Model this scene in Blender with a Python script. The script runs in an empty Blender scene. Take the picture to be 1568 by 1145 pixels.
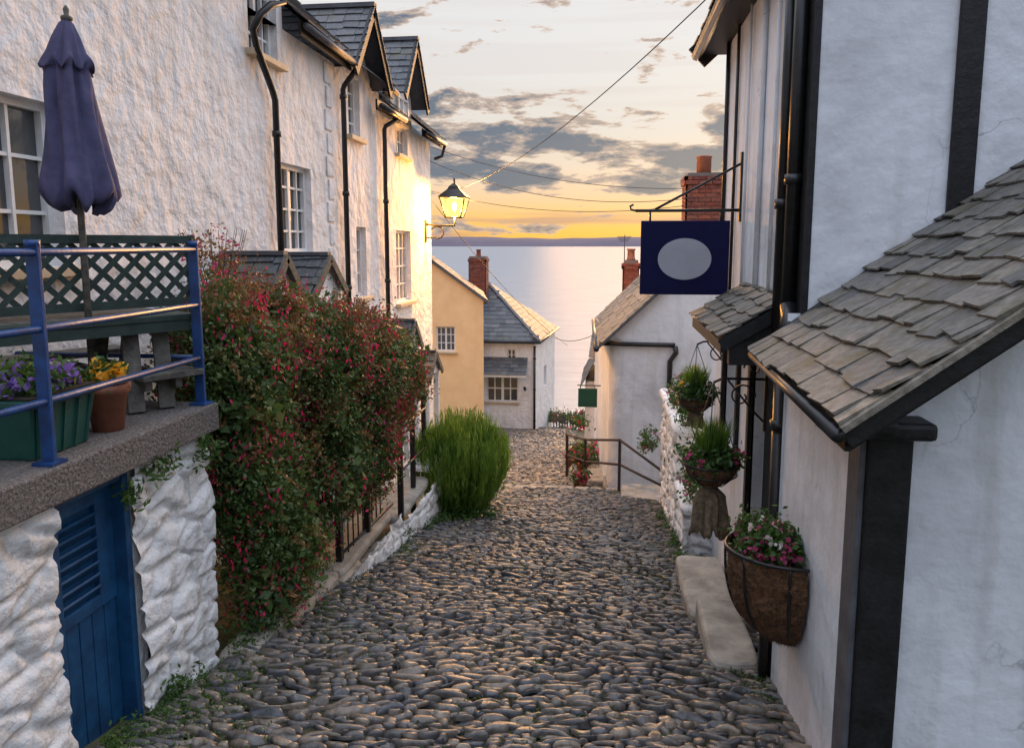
import bpy, math, random
import numpy as np
from mathutils import Vector, noise
random.seed(3); rng=np.random.default_rng(5)
scene=bpy.context.scene
V=Vector
# World frame: +Y runs down the street, +X to the right, camera lens at z=0 (1.9 m above the cobbles)
def gz(x,y):
    x=np.asarray(x,float); y=np.asarray(y,float)
    z=-1.9-.185*y+.02*np.sin(x*2.1+y*.9)*np.cos(y*1.3)+.03*np.abs(x+.7)**1.3*.4
    z=np.where(y>13,z-.1,z)
    z=np.where(y>33,z-.30*(y-33),z)
    return z
def g1(x,y): return float(gz(x,y))

# ------------------------------------------------------------ materials
def nt(name):
    m=bpy.data.materials.new(name); m.use_nodes=True
    n=m.node_tree.nodes; l=m.node_tree.links; return m,n,l,n['Principled BSDF']
def addbump(n,l,p,specs):
    tc=n.new('ShaderNodeTexCoord'); prev=None
    for sc,dist,st in specs:
        t=n.new('ShaderNodeTexNoise'); t.inputs['Scale'].default_value=sc; t.inputs['Detail'].default_value=5
        l.new(tc.outputs['Object'],t.inputs['Vector'])
        b=n.new('ShaderNodeBump'); b.inputs['Distance'].default_value=dist; b.inputs['Strength'].default_value=st
        l.new(t.outputs['Fac'],b.inputs['Height'])
        if prev: l.new(prev.outputs['Normal'],b.inputs['Normal'])
        prev=b
    l.new(prev.outputs['Normal'],p.inputs['Normal'])
def M(name,c1,c2=None,rough=.8,ns=5,bump=((40,.004,.6),),metal=0,lo=.35,hi=.65,spec=.5,streak=0,crack=0):
    m,n,l,p=nt(name)
    c2=c2 or tuple(v*.75 for v in c1)
    tc=n.new('ShaderNodeTexCoord'); t=n.new('ShaderNodeTexNoise'); t.inputs['Scale'].default_value=ns; t.inputs['Detail'].default_value=7
    t.inputs['Roughness'].default_value=.65
    l.new(tc.outputs['Object'],t.inputs['Vector'])
    r=n.new('ShaderNodeValToRGB'); r.color_ramp.elements[0].position=lo; r.color_ramp.elements[1].position=hi
    r.color_ramp.elements[0].color=(*c2,1); r.color_ramp.elements[1].color=(*c1,1)
    l.new(t.outputs['Fac'],r.inputs['Fac']); out=r.outputs['Color']
    if streak:
        mp=n.new('ShaderNodeMapping'); mp.inputs['Scale'].default_value=(5,5,.5); l.new(tc.outputs['Object'],mp.inputs[0])
        t2=n.new('ShaderNodeTexNoise'); t2.inputs['Scale'].default_value=1.5; t2.inputs['Detail'].default_value=8; l.new(mp.outputs[0],t2.inputs['Vector'])
        q=n.new('ShaderNodeMapRange'); q.inputs[1].default_value=.52; q.inputs[2].default_value=.72; q.inputs[3].default_value=0; q.inputs[4].default_value=streak; l.new(t2.outputs['Fac'],q.inputs[0])
        mx=n.new('ShaderNodeMix'); mx.data_type='RGBA'; l.new(q.outputs[0],mx.inputs['Factor']); l.new(out,mx.inputs['A']); mx.inputs['B'].default_value=(.36,.34,.29,1); out=mx.outputs['Result']
    if bump: addbump(n,l,p,bump)
    if crack:
        tn=n.new('ShaderNodeTexNoise'); tn.inputs['Scale'].default_value=3; tn.inputs['Detail'].default_value=6; l.new(tc.outputs['Object'],tn.inputs['Vector'])
        va=n.new('ShaderNodeVectorMath'); va.operation='SCALE'; va.inputs['Scale'].default_value=.5; l.new(tn.outputs['Color'],va.inputs[0])
        vb=n.new('ShaderNodeVectorMath'); vb.operation='ADD'; l.new(va.outputs[0],vb.inputs[0]); l.new(tc.outputs['Object'],vb.inputs[1])
        vo=n.new('ShaderNodeTexVoronoi'); vo.feature='DISTANCE_TO_EDGE'; vo.inputs['Scale'].default_value=.9; l.new(vb.outputs[0],vo.inputs['Vector'])
        m1=n.new('ShaderNodeMapRange'); m1.inputs[1].default_value=0; m1.inputs[2].default_value=.006; m1.inputs[3].default_value=1; m1.inputs[4].default_value=0; l.new(vo.outputs['Distance'],m1.inputs[0])
        t3=n.new('ShaderNodeTexNoise'); t3.inputs['Scale'].default_value=1.1; l.new(tc.outputs['Object'],t3.inputs['Vector'])
        m2=n.new('ShaderNodeMapRange'); m2.inputs[1].default_value=.5; m2.inputs[2].default_value=.62; m2.inputs[3].default_value=0; m2.inputs[4].default_value=crack; l.new(t3.outputs['Fac'],m2.inputs[0])
        mm=n.new('ShaderNodeMath'); mm.operation='MULTIPLY'; l.new(m1.outputs[0],mm.inputs[0]); l.new(m2.outputs[0],mm.inputs[1])
        mx=n.new('ShaderNodeMix'); mx.data_type='RGBA'; l.new(mm.outputs[0],mx.inputs['Factor']); l.new(out,mx.inputs['A']); mx.inputs['B'].default_value=(.25,.25,.25,1); out=mx.outputs['Result']
    l.new(out,p.inputs['Base Color'])
    p.inputs['Roughness'].default_value=rough; p.inputs['Metallic'].default_value=metal
    p.inputs['Specular IOR Level'].default_value=spec
    return m
def RI(name,cols,rough=.7,bump=((60,.004,.6),),moss=None,mscale=3,ml=.55,mh=.65):
    m,n,l,p=nt(name)
    g=n.new('ShaderNodeNewGeometry'); r=n.new('ShaderNodeValToRGB'); cr=r.color_ramp
    k=len(cols)
    while len(cr.elements)<k: cr.elements.new(.5)
    for i,c in enumerate(cols):
        cr.elements[i].position=i/(k-1); cr.elements[i].color=(*c,1)
    l.new(g.outputs['Random Per Island'],r.inputs['Fac'])
    tc=n.new('ShaderNodeTexCoord'); t=n.new('ShaderNodeTexNoise'); t.inputs['Scale'].default_value=25; t.inputs['Detail'].default_value=6
    l.new(tc.outputs['Object'],t.inputs['Vector'])
    mx=n.new('ShaderNodeMix'); mx.data_type='RGBA'; mx.blend_type='MULTIPLY'; mx.inputs['Factor'].default_value=.8
    mr=n.new('ShaderNodeMapRange'); mr.inputs['From Min'].default_value=.3; mr.inputs['From Max'].default_value=.7; mr.inputs['To Min'].default_value=.5; mr.inputs['To Max'].default_value=1.3
    l.new(t.outputs['Fac'],mr.inputs['Value']); l.new(r.outputs['Color'],mx.inputs['A']); l.new(mr.outputs['Result'],mx.inputs['B'])
    out=mx.outputs['Result']
    if moss:
        t2=n.new('ShaderNodeTexNoise'); t2.inputs['Scale'].default_value=mscale; t2.inputs['Detail'].default_value=8; t2.inputs['Roughness'].default_value=.7
        l.new(tc.outputs['Object'],t2.inputs['Vector'])
        m2=n.new('ShaderNodeMapRange'); m2.inputs['From Min'].default_value=ml; m2.inputs['From Max'].default_value=mh
        l.new(t2.outputs['Fac'],m2.inputs['Value'])
        x2=n.new('ShaderNodeMix'); x2.data_type='RGBA'; l.new(m2.outputs['Result'],x2.inputs['Factor'])
        l.new(out,x2.inputs['A']); x2.inputs['B'].default_value=(*moss,1); out=x2.outputs['Result']
    l.new(out,p.inputs['Base Color']); p.inputs['Roughness'].default_value=rough
    addbump(n,l,p,bump); return m
def LF(name,cols,trans=.3):
    m,n,l,p=nt(name)
    g=n.new('ShaderNodeNewGeometry'); r=n.new('ShaderNodeValToRGB'); cr=r.color_ramp
    k=len(cols)
    while len(cr.elements)<k: cr.elements.new(.5)
    for i,c in enumerate(cols): cr.elements[i].position=i/(k-1); cr.elements[i].color=(*c,1)
    tc=n.new('ShaderNodeTexCoord'); t=n.new('ShaderNodeTexNoise'); t.inputs['Scale'].default_value=2.5; t.inputs['Detail'].default_value=3
    l.new(tc.outputs['Object'],t.inputs['Vector'])
    a=n.new('ShaderNodeMath'); a.operation='MULTIPLY_ADD'; l.new(t.outputs['Fac'],a.inputs[0]); a.inputs[1].default_value=1.3; a.inputs[2].default_value=-.45
    b=n.new('ShaderNodeMath'); b.operation='MULTIPLY_ADD'; l.new(g.outputs['Random Per Island'],b.inputs[0]); b.inputs[1].default_value=.6
    l.new(a.outputs[0],b.inputs[2]); l.new(b.outputs[0],r.inputs['Fac'])
    p.inputs['Roughness'].default_value=.5
    l.new(r.outputs['Color'],p.inputs['Base Color'])
    tr=n.new('ShaderNodeBsdfTranslucent'); l.new(r.outputs['Color'],tr.inputs['Color'])
    ms=n.new('ShaderNodeMixShader'); ms.inputs[0].default_value=trans
    l.new(p.outputs[0],ms.inputs[1]); l.new(tr.outputs[0],ms.inputs[2]); l.new(ms.outputs[0],n['Material Output'].inputs['Surface'])
    return m
STUC=M('white_render',(.80,.79,.79),(.62,.60,.58),.75,1.8,((3,.10,.6),(9,.045,.7),(45,.005,.5)),lo=.25,hi=.5,streak=.35)
STUC2=M('white_render_smooth',(.72,.74,.77),(.53,.54,.56),.7,1.3,((1.6,.10,.6),(5,.03,.5),(70,.002,.4)),lo=.28,hi=.52,streak=.35,crack=.6)
YEL=M('ochre_render',(.95,.64,.33),(.86,.55,.27),.8,2)
WST=M('painted_stone',(.78,.78,.77),(.40,.37,.33),.75,5,((9,.03,.7),(35,.012,.8),(110,.004,.6)),lo=.30,hi=.46,streak=.4)
BLK=M('black_timber',(.018,.018,.02),(.007,.007,.007),.5,14,((50,.004,.8),),spec=.35)
BLKM=M('black_iron',(.018,.018,.02),(.008,.008,.008),.35,20,((80,.001,.4),))
NAVY=M('navy_paint',(.004,.006,.055),(.004,.005,.045),.6,6,((60,.001,.3),),spec=.2)
SIGNW=M('sign_white',(.42,.44,.50),(.38,.40,.45),.6,6,None,spec=.2)
BLUE=M('blue_railing_paint',(.012,.07,.24),(.01,.035,.12),.35,12,((40,.003,.5),))
DOORB=M('blue_door_paint',(.010,.085,.20),(.006,.04,.11),.5,7,((30,.004,.6),))
PEB=M('pebbledash_concrete',(.22,.20,.19),(.07,.065,.06),.9,60,((70,.02,1),(15,.01,.5)))
GREYW=M('weathered_wood',(.15,.14,.12),(.06,.055,.045),.8,16,((40,.008,.9),))
GRNW=M('green_stained_wood',(.035,.06,.05),(.018,.032,.027),.6,12,((50,.003,.7),))
GPLAS=M('green_planter_plastic',(.015,.09,.07),(.01,.065,.05),.4,8,None)
TERR=M('terracotta',(.38,.14,.08),(.26,.10,.06),.75,12)
SOIL=M('soil',(.03,.022,.015),(.015,.01,.008),.95,30)
CLOTH=M('navy_canvas',(.085,.08,.165),(.055,.052,.115),.85,10,((60,.002,.5),(8,.02,.5)))
COIR=M('coir',(.22,.11,.05),(.06,.03,.015),.95,40,((90,.02,1),(20,.03,.9)))
SACK=M('hessian',(.25,.19,.12),(.10,.075,.045),.95,30,((150,.004,1),(12,.03,.8)))
SLABM=M('stone_slab',(.42,.38,.32),(.22,.20,.17),.8,5,((25,.01,.6),(6,.03,.5)))
WHT=M('white_paint',(.8,.8,.8),(.68,.68,.66),.45,8,None)
CREAM=M('cream_sill',(.62,.5,.35),(.5,.38,.25),.6,8,None)
DIRT=M('street_dirt',(.05,.065,.018),(.022,.02,.016),.95,2.2,((40,.02,.8),),lo=.45,hi=.6)
EARTH=M('hillside_ground',(.07,.08,.035),(.09,.08,.06),.95,.5,((3,.1,.8),))
ROCK=M('shore_rock',(.12,.11,.10),(.05,.05,.05),.8,1,((2,.3,.8),))
SOOT=M('lead_flashing',(.10,.105,.115),(.06,.06,.07),.55,8)
SLATE=RI('slate',[(.05,.055,.065),(.11,.12,.13),(.07,.08,.09),(.15,.15,.155),(.09,.1,.11)],.5,moss=(.12,.11,.07),mscale=2.5)
SLATEN=RI('weathered_slate',[(.12,.115,.10),(.19,.17,.14),(.09,.09,.09),(.24,.21,.17),(.14,.135,.125),(.17,.155,.13)],.58,((8,.012,.8),(60,.006,.9)),moss=(.08,.07,.035),mscale=6,ml=.50,mh=.66)
COB=RI('cobble_stone',[(.05,.055,.07),(.15,.13,.11),(.08,.085,.095),(.26,.21,.16),(.10,.10,.10),(.18,.145,.11),(.06,.065,.08)],.33,((30,.008,.7),(140,.002,.6)),moss=(.04,.042,.025),mscale=1.6,ml=.56,mh=.72)
BRICKI=RI('red_brick',[(.26,.06,.035),(.34,.10,.055),(.20,.05,.04),(.30,.11,.07)],.85)
MORT=M('mortar',(.22,.18,.16),(.15,.13,.11),.9)
def glassmat():
    m,n,l,p=nt('window_glass'); p.inputs['Base Color'].default_value=(.05,.055,.06,1); p.inputs['Roughness'].default_value=.06
    p.inputs['Specular IOR Level'].default_value=1.0; addbump(n,l,p,((3,.01,.3),)); return m
GLASS=glassmat()
LEAF=LF('fuchsia_leaf',[(.03,.06,.02),(.05,.10,.025),(.08,.145,.035),(.115,.17,.04),(.16,.15,.045)])
LEAFR=LF('fuchsia_leaf_reddish',[(.07,.09,.025),(.16,.10,.035),(.26,.11,.04),(.18,.16,.045)])
LEAF2=LF('bright_leaf',[(.03,.075,.015),(.06,.13,.025),(.11,.19,.035)])
NEEDLE=LF('rosemary_needle',[(.035,.09,.015),(.10,.20,.025),(.20,.32,.04),(.32,.42,.06)],.4)
def petal(nm,cols): return LF(nm,cols,.35)
RED=petal('fuchsia_petal',[(.55,.01,.05),(.7,.03,.14),(.5,.01,.16)])
PURP=petal('violet_petal',[(.12,.05,.35),(.25,.12,.5),(.4,.3,.6)])
ORNG=petal('orange_petal',[(.8,.25,.01),(.9,.45,.03),(.8,.4,.02)])
PINK=petal('pink_petal',[(.4,.03,.11),(.5,.07,.2),(.28,.015,.06)])
WHP=petal('white_petal',[(.7,.6,.6),(.8,.75,.7),(.6,.2,.3)])
TWIG=M('twig',(.10,.06,.035),(.05,.03,.02),.9,20)
RUST=M('rusty_iron',(.06,.035,.025),(.03,.02,.018),.8,20)

# ------------------------------------------------------------ mesh helpers
def group(name):
    e=bpy.data.objects.new(name,None); scene.collection.objects.link(e); e.empty_display_size=.1; return e
def mesh(name,vs,fs,mat,parent=None,smooth=False,bevel=0):
    me=bpy.data.meshes.new(name); me.from_pydata([tuple(v) for v in vs],[],[tuple(f) for f in fs]); me.update()
    if mat: me.materials.append(mat)
    if smooth: me.polygons.foreach_set('use_smooth',[True]*len(me.polygons))
    o=bpy.data.objects.new(name,me); scene.collection.objects.link(o)
    if parent: o.parent=parent
    if bevel:
        b=o.modifiers.new('bevel','BEVEL'); b.width=bevel; b.segments=2; b.limit_method='ANGLE'
    return o
BF=[(0,1,3,2),(4,6,7,5),(0,4,5,1),(2,3,7,6),(0,2,6,4),(1,5,7,3)]
class Fr:
    def __init__(s,O,U,N): s.O=V(O); s.U=V(U).normalized(); s.N=V(N).normalized()
    def p(s,u,v,w): return s.O+s.U*u+V((0,0,v))+s.N*w
def fbox(F,name,u0,u1,v0,v1,w0,w1,mat,parent=None,bevel=0):
    vs=[F.p(u,v,w) for u in(u0,u1) for v in(v0,v1) for w in(w0,w1)]
    return mesh(name,vs,BF,mat,parent,bevel=bevel)
W0=Fr((0,0,0),(1,0,0),(0,1,0))
def box(name,x0,x1,y0,y1,z0,z1,mat,parent=None,bevel=0): return fbox(W0,name,x0,x1,z0,z1,y0,y1,mat,parent,bevel)
def slabstone(name,x0,x1,y0,y1,z0,z1,mat,parent,am=.02):
    n=10; vs=[];fs=[]
    sd=x0*7+y0*3
    for lay,(ins,zz) in enumerate(((0,z0),(0,z1-.03),(.012,z1-.008),(.03,z1))):
        for i in range(4*n):
            t=i/n; k=int(t); f=t-k
            u,v=[(f,0),(1,f),(1-f,1),(0,1-f)][k]
            cx,cy=u*2-1,v*2-1; q=(abs(cx)**8+abs(cy)**8)**(-1/8)
            hx,hy=(x1-x0)/2-ins,(y1-y0)/2-ins
            d=am*noise.noise(V((cx*1.7+sd,cy*1.7,0)))
            vs.append(((x0+x1)/2+cx*q*(hx+d),(y0+y1)/2+cy*q*(hy+d),zz+(.012*noise.noise(V((cx+sd,cy,5))) if lay else 0)))
    m=4*n
    for a in range(3):
        for i in range(m): fs.append((a*m+i,a*m+(i+1)%m,(a+1)*m+(i+1)%m,(a+1)*m+i))
    fs.append(tuple(3*m+i for i in range(m)))
    return mesh(name,vs,fs,mat,parent,False)
def beam(name,p1,p2,w,h,mat,parent=None,up=(0,0,1),bevel=0):
    p1=V(p1);p2=V(p2);d=(p2-p1).normalized(); s=d.cross(V(up))
    if s.length<1e-4: s=d.cross(V((1,0,0)))
    s.normalize(); t=s.cross(d)
    vs=[q+s*a*w/2+t*b*h/2 for q in(p1,p2) for a in(-1,1) for b in(-1,1)]
    return mesh(name,vs,BF,mat,parent,bevel=bevel)
def tube(name,pts,r,mat,parent=None,seg=8):
    pts=[V(p) for p in pts]; vs=[];fs=[]; n=len(pts)
    prev=None
    for i,p in enumerate(pts):
        d=(pts[min(i+1,n-1)]-pts[max(i-1,0)]).normalized()
        if prev is None:
            s=d.cross(V((0,0,1)));
            if s.length<.05: s=d.cross(V((1,0,0)))
        else: s=prev-d*prev.dot(d)
        s.normalize(); prev=s; t=d.cross(s)
        rr=r[i] if isinstance(r,(list,tuple)) else r
        for k in range(seg):
            a=2*math.pi*k/seg; vs.append(p+s*math.cos(a)*rr+t*math.sin(a)*rr)
    for i in range(n-1):
        for k in range(seg):
            k2=(k+1)%seg; fs.append((i*seg+k,i*seg+k2,(i+1)*seg+k2,(i+1)*seg+k))
    fs.append(tuple(range(seg))[::-1]); fs.append(tuple((n-1)*seg+k for k in range(seg)))
    return mesh(name,vs,fs,mat,parent,True)
def lathe(name,prof,c,mat,parent=None,seg=24,wob=0,wn=6):
    vs=[];fs=[]
    for i,(r,z) in enumerate(prof):
        for k in range(seg):
            a=2*math.pi*k/seg; q=r*(1+wob*math.sin(a*wn+i*.3)+wob*.5*math.sin(a*(wn*2+1)))
            vs.append((c[0]+q*math.cos(a),c[1]+q*math.sin(a),c[2]+z))
    for i in range(len(prof)-1):
        for k in range(seg):
            k2=(k+1)%seg; fs.append((i*seg+k,i*seg+k2,(i+1)*seg+k2,(i+1)*seg+k))
    fs.append(tuple((len(prof)-1)*seg+k for k in range(seg))); fs.append(tuple(range(seg))[::-1])
    return mesh(name,vs,fs,mat,parent,True)
def facade(name,F,u0,u1,z0,z1,ops,mat,parent,rev=.14):
    us=sorted({u0,u1,*[o[0] for o in ops],*[o[1] for o in ops]}); zs=sorted({z0,z1,*[o[2] for o in ops],*[o[3] for o in ops]})
    vs=[];fs=[]
    def q(a,b,c,d):
        i=len(vs); vs.extend([a,b,c,d]); fs.append((i,i+1,i+2,i+3))
    for a,b in zip(us,us[1:]):
        for c,d in zip(zs,zs[1:]):
            mu,mz=(a+b)/2,(c+d)/2
            if any(o[0]<mu<o[1] and o[2]<mz<o[3] for o in ops): continue
            q(F.p(a,c,0),F.p(b,c,0),F.p(b,d,0),F.p(a,d,0))
    for a,b,c,d in [o[:4] for o in ops]:
        q(F.p(a,c,0),F.p(a,d,0),F.p(a,d,-rev),F.p(a,c,-rev)); q(F.p(b,c,0),F.p(b,c,-rev),F.p(b,d,-rev),F.p(b,d,0))
        q(F.p(a,d,0),F.p(b,d,0),F.p(b,d,-rev),F.p(a,d,-rev)); q(F.p(a,c,0),F.p(a,c,-rev),F.p(b,c,-rev),F.p(b,c,0))
    return mesh(name,vs,fs,mat,parent)
def window(F,a,b,c,d,nx,ny,parent,dep=.11,mat=None,sill=True,bar=.025,mull=1):
    mat=mat or WHT
    fbox(F,'glass',a,b,c,d,-dep-.03,-dep-.02,GLASS,parent)
    f=.05; 
    for (u0,u1,v0,v1) in [(a,a+f,c,d),(b-f,b,c,d),(a+f,b-f,c,c+f),(a+f,b-f,d-f,d)]:
        fbox(F,'frame',u0,u1,v0,v1,-dep-.02,-dep+.03,mat,parent)
    for i in range(1,nx):
        u=a+(b-a)*i/nx; w=bar*(2.2 if (mull and nx%2==0 and i==nx//2) else 1)
        fbox(F,'mullion',u-w/2,u+w/2,c+f,d-f,-dep-.02,-dep+.02,mat,parent)
    for j in range(1,ny):
        v=c+(d-c)*j/ny; fbox(F,'glazing_bar',a+f,b-f,v-bar/2,v+bar/2,-dep-.018,-dep+.012,mat,parent)
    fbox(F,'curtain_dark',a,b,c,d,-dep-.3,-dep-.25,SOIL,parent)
    if sill: fbox(F,'sill',a-.08,b+.08,c-.07,c-.003,-.1,.09,CREAM,parent,.008)
def slates(name,P0,U,Vv,sw,sh,mat,parent,clip=None,th=.012,lift=.022,jit=1.0):
    P0=V(P0);U=V(U);Vv=V(Vv); LU=U.length; LV=Vv.length; u=U/LU; v=Vv/LV; n=u.cross(v).normalized()
    if n.z<0: n=-n
    vs=[];fs=[]; t=0; r=0
    while t<LV:
        s=-(sw*.5 if r%2 else 0)-random.random()*.03
        while s<LU:
            w=sw*random.uniform(1-.25*jit,1+.3*jit)
            a,b=max(s,0),min(s+w-.006,LU)
            if b-a>.03 and (clip is None or clip((a+b)/2,t+sh/2)):
                j=random.uniform(-.014,.014)*jit; t0=t+j; t1=min(t+sh*1.35,LV+.02); l0=lift+random.uniform(-.005,.008)*jit; sk=random.uniform(-.006,.006)*jit
                i=len(vs)
                for (q,tt,h) in [(a,t0+sk,l0),(b,t0-sk,l0+random.uniform(-.004,.004)),(b,t1,.004),(a,t1,.004)]: vs.append(P0+u*q+v*tt+n*h)
                for (q,tt,h) in [(a,t0+sk,l0-th),(b,t0-sk,l0-th),(b,t1,-.004),(a,t1,-.004)]: vs.append(P0+u*q+v*tt+n*h)
                fs+= [(i,i+1,i+2,i+3),(i+4,i+7,i+6,i+5),(i,i+4,i+5,i+1),(i+1,i+5,i+6,i+2),(i+3,i+2,i+6,i+7),(i,i+3,i+7,i+4)]
            s+=w
        t+=sh; r+=1
    return mesh(name,vs,fs,mat,parent)
def rubble(name,F,u0,u1,z0,z1,mat,parent,amp=.03,du=.016,cu=.34,cv=.17,topf=None):
    nu=max(2,int((u1-u0)/du)); nz=max(2,int((z1-z0)/du)); vs=[];fs=[]
    for i in range(nu+1):
        for j in range(nz+1):
            u=u0+(u1-u0)*i/nu; z=z0+(z1-z0)*j/nz
            q=V((u/cu+noise.noise(V((u*5,z*5,1)))*.3,z/cv+noise.noise(V((u*4,z*4,7)))*.4,3.3))
            d,pt=noise.voronoi(q); h=min(1,(d[1]-d[0])*4.5)
            h=h*h*(3-2*h)
            h=amp*(h-1)+.018*noise.noise(pt[0]*3.1)+.025*noise.noise(V((u*2,z*2,9)))+.012*noise.noise(V((u*12,z*14,5)))+.006*noise.noise(V((u*30,z*34,5)))
            vs.append(F.p(u,z,h))
    for i in range(nu):
        for j in range(nz):
            a=i*(nz+1)+j; fs.append((a,a+nz+1,a+nz+2,a+1))
    return mesh(name,vs,fs,mat,parent,True)
def quads(name,P,mat,parent,smooth=False):
    n=len(P)//4; me=bpy.data.meshes.new(name); me.vertices.add(n*4); me.vertices.foreach_set('co',P.astype(np.float32).ravel())
    me.loops.add(n*4); me.loops.foreach_set('vertex_index',np.arange(n*4,dtype=np.int32))
    me.polygons.add(n); me.polygons.foreach_set('loop_start',np.arange(0,n*4,4,dtype=np.int32))
    try: me.polygons.foreach_set('loop_total',np.full(n,4,dtype=np.int32))
    except Exception: pass
    me.update(calc_edges=True); me.materials.append(mat)
    o=bpy.data.objects.new(name,me); scene.collection.objects.link(o); o.parent=parent; return o
def leafquads(C,size,asp=.5,dirv=None,spread=1.0):
    n=len(C); a=rng.normal(size=(n,3))
    if dirv is not None: a=a*spread+np.array(dirv)
    a/=np.linalg.norm(a,axis=1)[:,None]; b=rng.normal(size=(n,3)); b-=a*(a*b).sum(1)[:,None]; b/=np.linalg.norm(b,axis=1)[:,None]
    s=size*rng.uniform(.6,1.35,size=(n,1)); P=np.stack([C-a*s,C+b*s*asp,C+a*s,C-b*s*asp],1); return P.reshape(-1,3)
def clumpy(ells,n,cr=.09,per=60,inner=.55):
    vol=np.array([e[3]*e[4]*e[5] for e in ells])**.67; vol/=vol.sum(); out=[]
    nc=max(1,n//per)
    for e,w in zip(ells,vol):
        k=max(1,int(nc*w)); d=rng.normal(size=(k,3)); d/=np.linalg.norm(d,axis=1)[:,None]
        r=rng.uniform(inner**2,1.2,size=(k,1))**.5
        c=np.array(e[:3])+d*r*np.array(e[3:6])
        c=np.repeat(c,per,0); sc=np.repeat(rng.uniform(.5,1.4,size=(k,1)),per,0)
        out.append(c+rng.normal(size=c.shape)*cr*sc)
    return np.concatenate(out)
def bushlet(name_parent,ells,n,size,mat,cr=.04,per=30,fl=None,nf=0,fs=.02,inner=.2,asp=.5):
    P=clumpy(ells,n,cr,per,inner); quads('leaves',leafquads(P,size,asp),mat,name_parent)
    if fl:
        Q=clumpy(ells,nf*5,cr*.6,5,.85); Q=Q[Q[:,2]>min(e[2]-e[5]*.6 for e in ells)]
        quads('flowers',leafquads(Q,fs,.9),fl,name_parent)

# ------------------------------------------------------------ terrain, sea, headland
def grid(name,xs,ys,fz,mat,smooth=True):
    X,Y=np.meshgrid(xs,ys); Z=fz(X,Y); vs=np.stack([X,Y,Z],-1).reshape(-1,3).tolist(); nx=len(xs); fs=[]
    for j in range(len(ys)-1):
        for i in range(nx-1):
            a=j*nx+i; fs.append((a,a+1,a+nx+1,a+nx))
    return mesh(name,vs,fs,mat,None,smooth)
grid('ground',np.concatenate([np.linspace(-200,-6,20),np.linspace(-5,4,30),np.linspace(6,200,20)]),np.concatenate([np.linspace(-30,1,10),np.linspace(1.5,34,110),np.linspace(36,160,30)]),
     lambda X,Y: gz(np.clip(X,-6,6),Y)-.035+np.where(Y>33,np.sin(X*.3+Y*.2)*.8*np.clip((Y-33)/10,0,1),0),EARTH)
def sheetmat():
    m=bpy.data.materials.new('sea_water'); m.use_nodes=True; n=m.node_tree.nodes; l=m.node_tree.links; n.clear()
    o=n.new('ShaderNodeOutputMaterial'); d=n.new('ShaderNodeBsdfDiffuse'); g=n.new('ShaderNodeBsdfGlossy'); g.inputs['Roughness'].default_value=.28; g.inputs['Color'].default_value=(.9,.9,.9,1)
    tc=n.new('ShaderNodeTexCoord'); mp=n.new('ShaderNodeMapping'); mp.inputs['Scale'].default_value=(.012,.06,.1); l.new(tc.outputs['Object'],mp.inputs[0])
    t=n.new('ShaderNodeTexNoise'); t.inputs['Scale'].default_value=3; t.inputs['Detail'].default_value=9; t.inputs['Roughness'].default_value=.65; l.new(mp.outputs[0],t.inputs['Vector'])
    r=n.new('ShaderNodeValToRGB'); r.color_ramp.elements[0].position=.35; r.color_ramp.elements[1].position=.65; r.color_ramp.elements[0].color=(.25,.275,.30,1); r.color_ramp.elements[1].color=(.33,.34,.35,1)
    l.new(t.outputs['Fac'],r.inputs['Fac']); l.new(r.outputs['Color'],d.inputs['Color'])
    b=n.new('ShaderNodeBump'); b.inputs['Distance'].default_value=1.6; b.inputs['Strength'].default_value=.5; l.new(t.outputs['Fac'],b.inputs['Height']); l.new(b.outputs[0],g.inputs['Normal'])
    x=n.new('ShaderNodeMixShader'); x.inputs[0].default_value=.09; l.new(d.outputs[0],x.inputs[1]); l.new(g.outputs[0],x.inputs[2]); l.new(x.outputs[0],o.inputs[0])
    return m
mesh('sea',[(-60000,60,-44),(60000,60,-44),(60000,90000,-44),(-60000,90000,-44)],[(0,1,2,3)],sheetmat())
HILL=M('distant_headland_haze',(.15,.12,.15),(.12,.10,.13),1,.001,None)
hx=np.linspace(-12000,9000,160); vs=[];fs=[]
for i,x in enumerate(hx):
    h=125+45*noise.noise(V((x*.0004,0,0)))+18*noise.noise(V((x*.002,3,0)))+ (x+3000)*-.003
    vs+=[(x,16000,-50),(x,16400,h*.6),(x,17500,h+40)]
    if i: a=3*(i-1); fs+=[(a,a+3,a+4,a+1),(a+1,a+4,a+5,a+2)]
mesh('distant_headland',vs,fs,HILL,None,True)
R=[];Fc=[]
for k in range(70):
    cx=rng.uniform(-30,10); cy=rng.uniform(120,150); s=rng.uniform(1,3.5); i0=len(R)
    for a in range(7): R.append((cx+s*math.cos(a*.9)*rng.uniform(.7,1.2),cy+s*math.sin(a*.9)*rng.uniform(.7,1.2),-45))
    R.append((cx,cy,-44+s*.5))
    for a in range(7): Fc.append((i0+a,i0+(a+1)%7,i0+7))
mesh('shore_rocks',R,Fc,ROCK)

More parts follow.
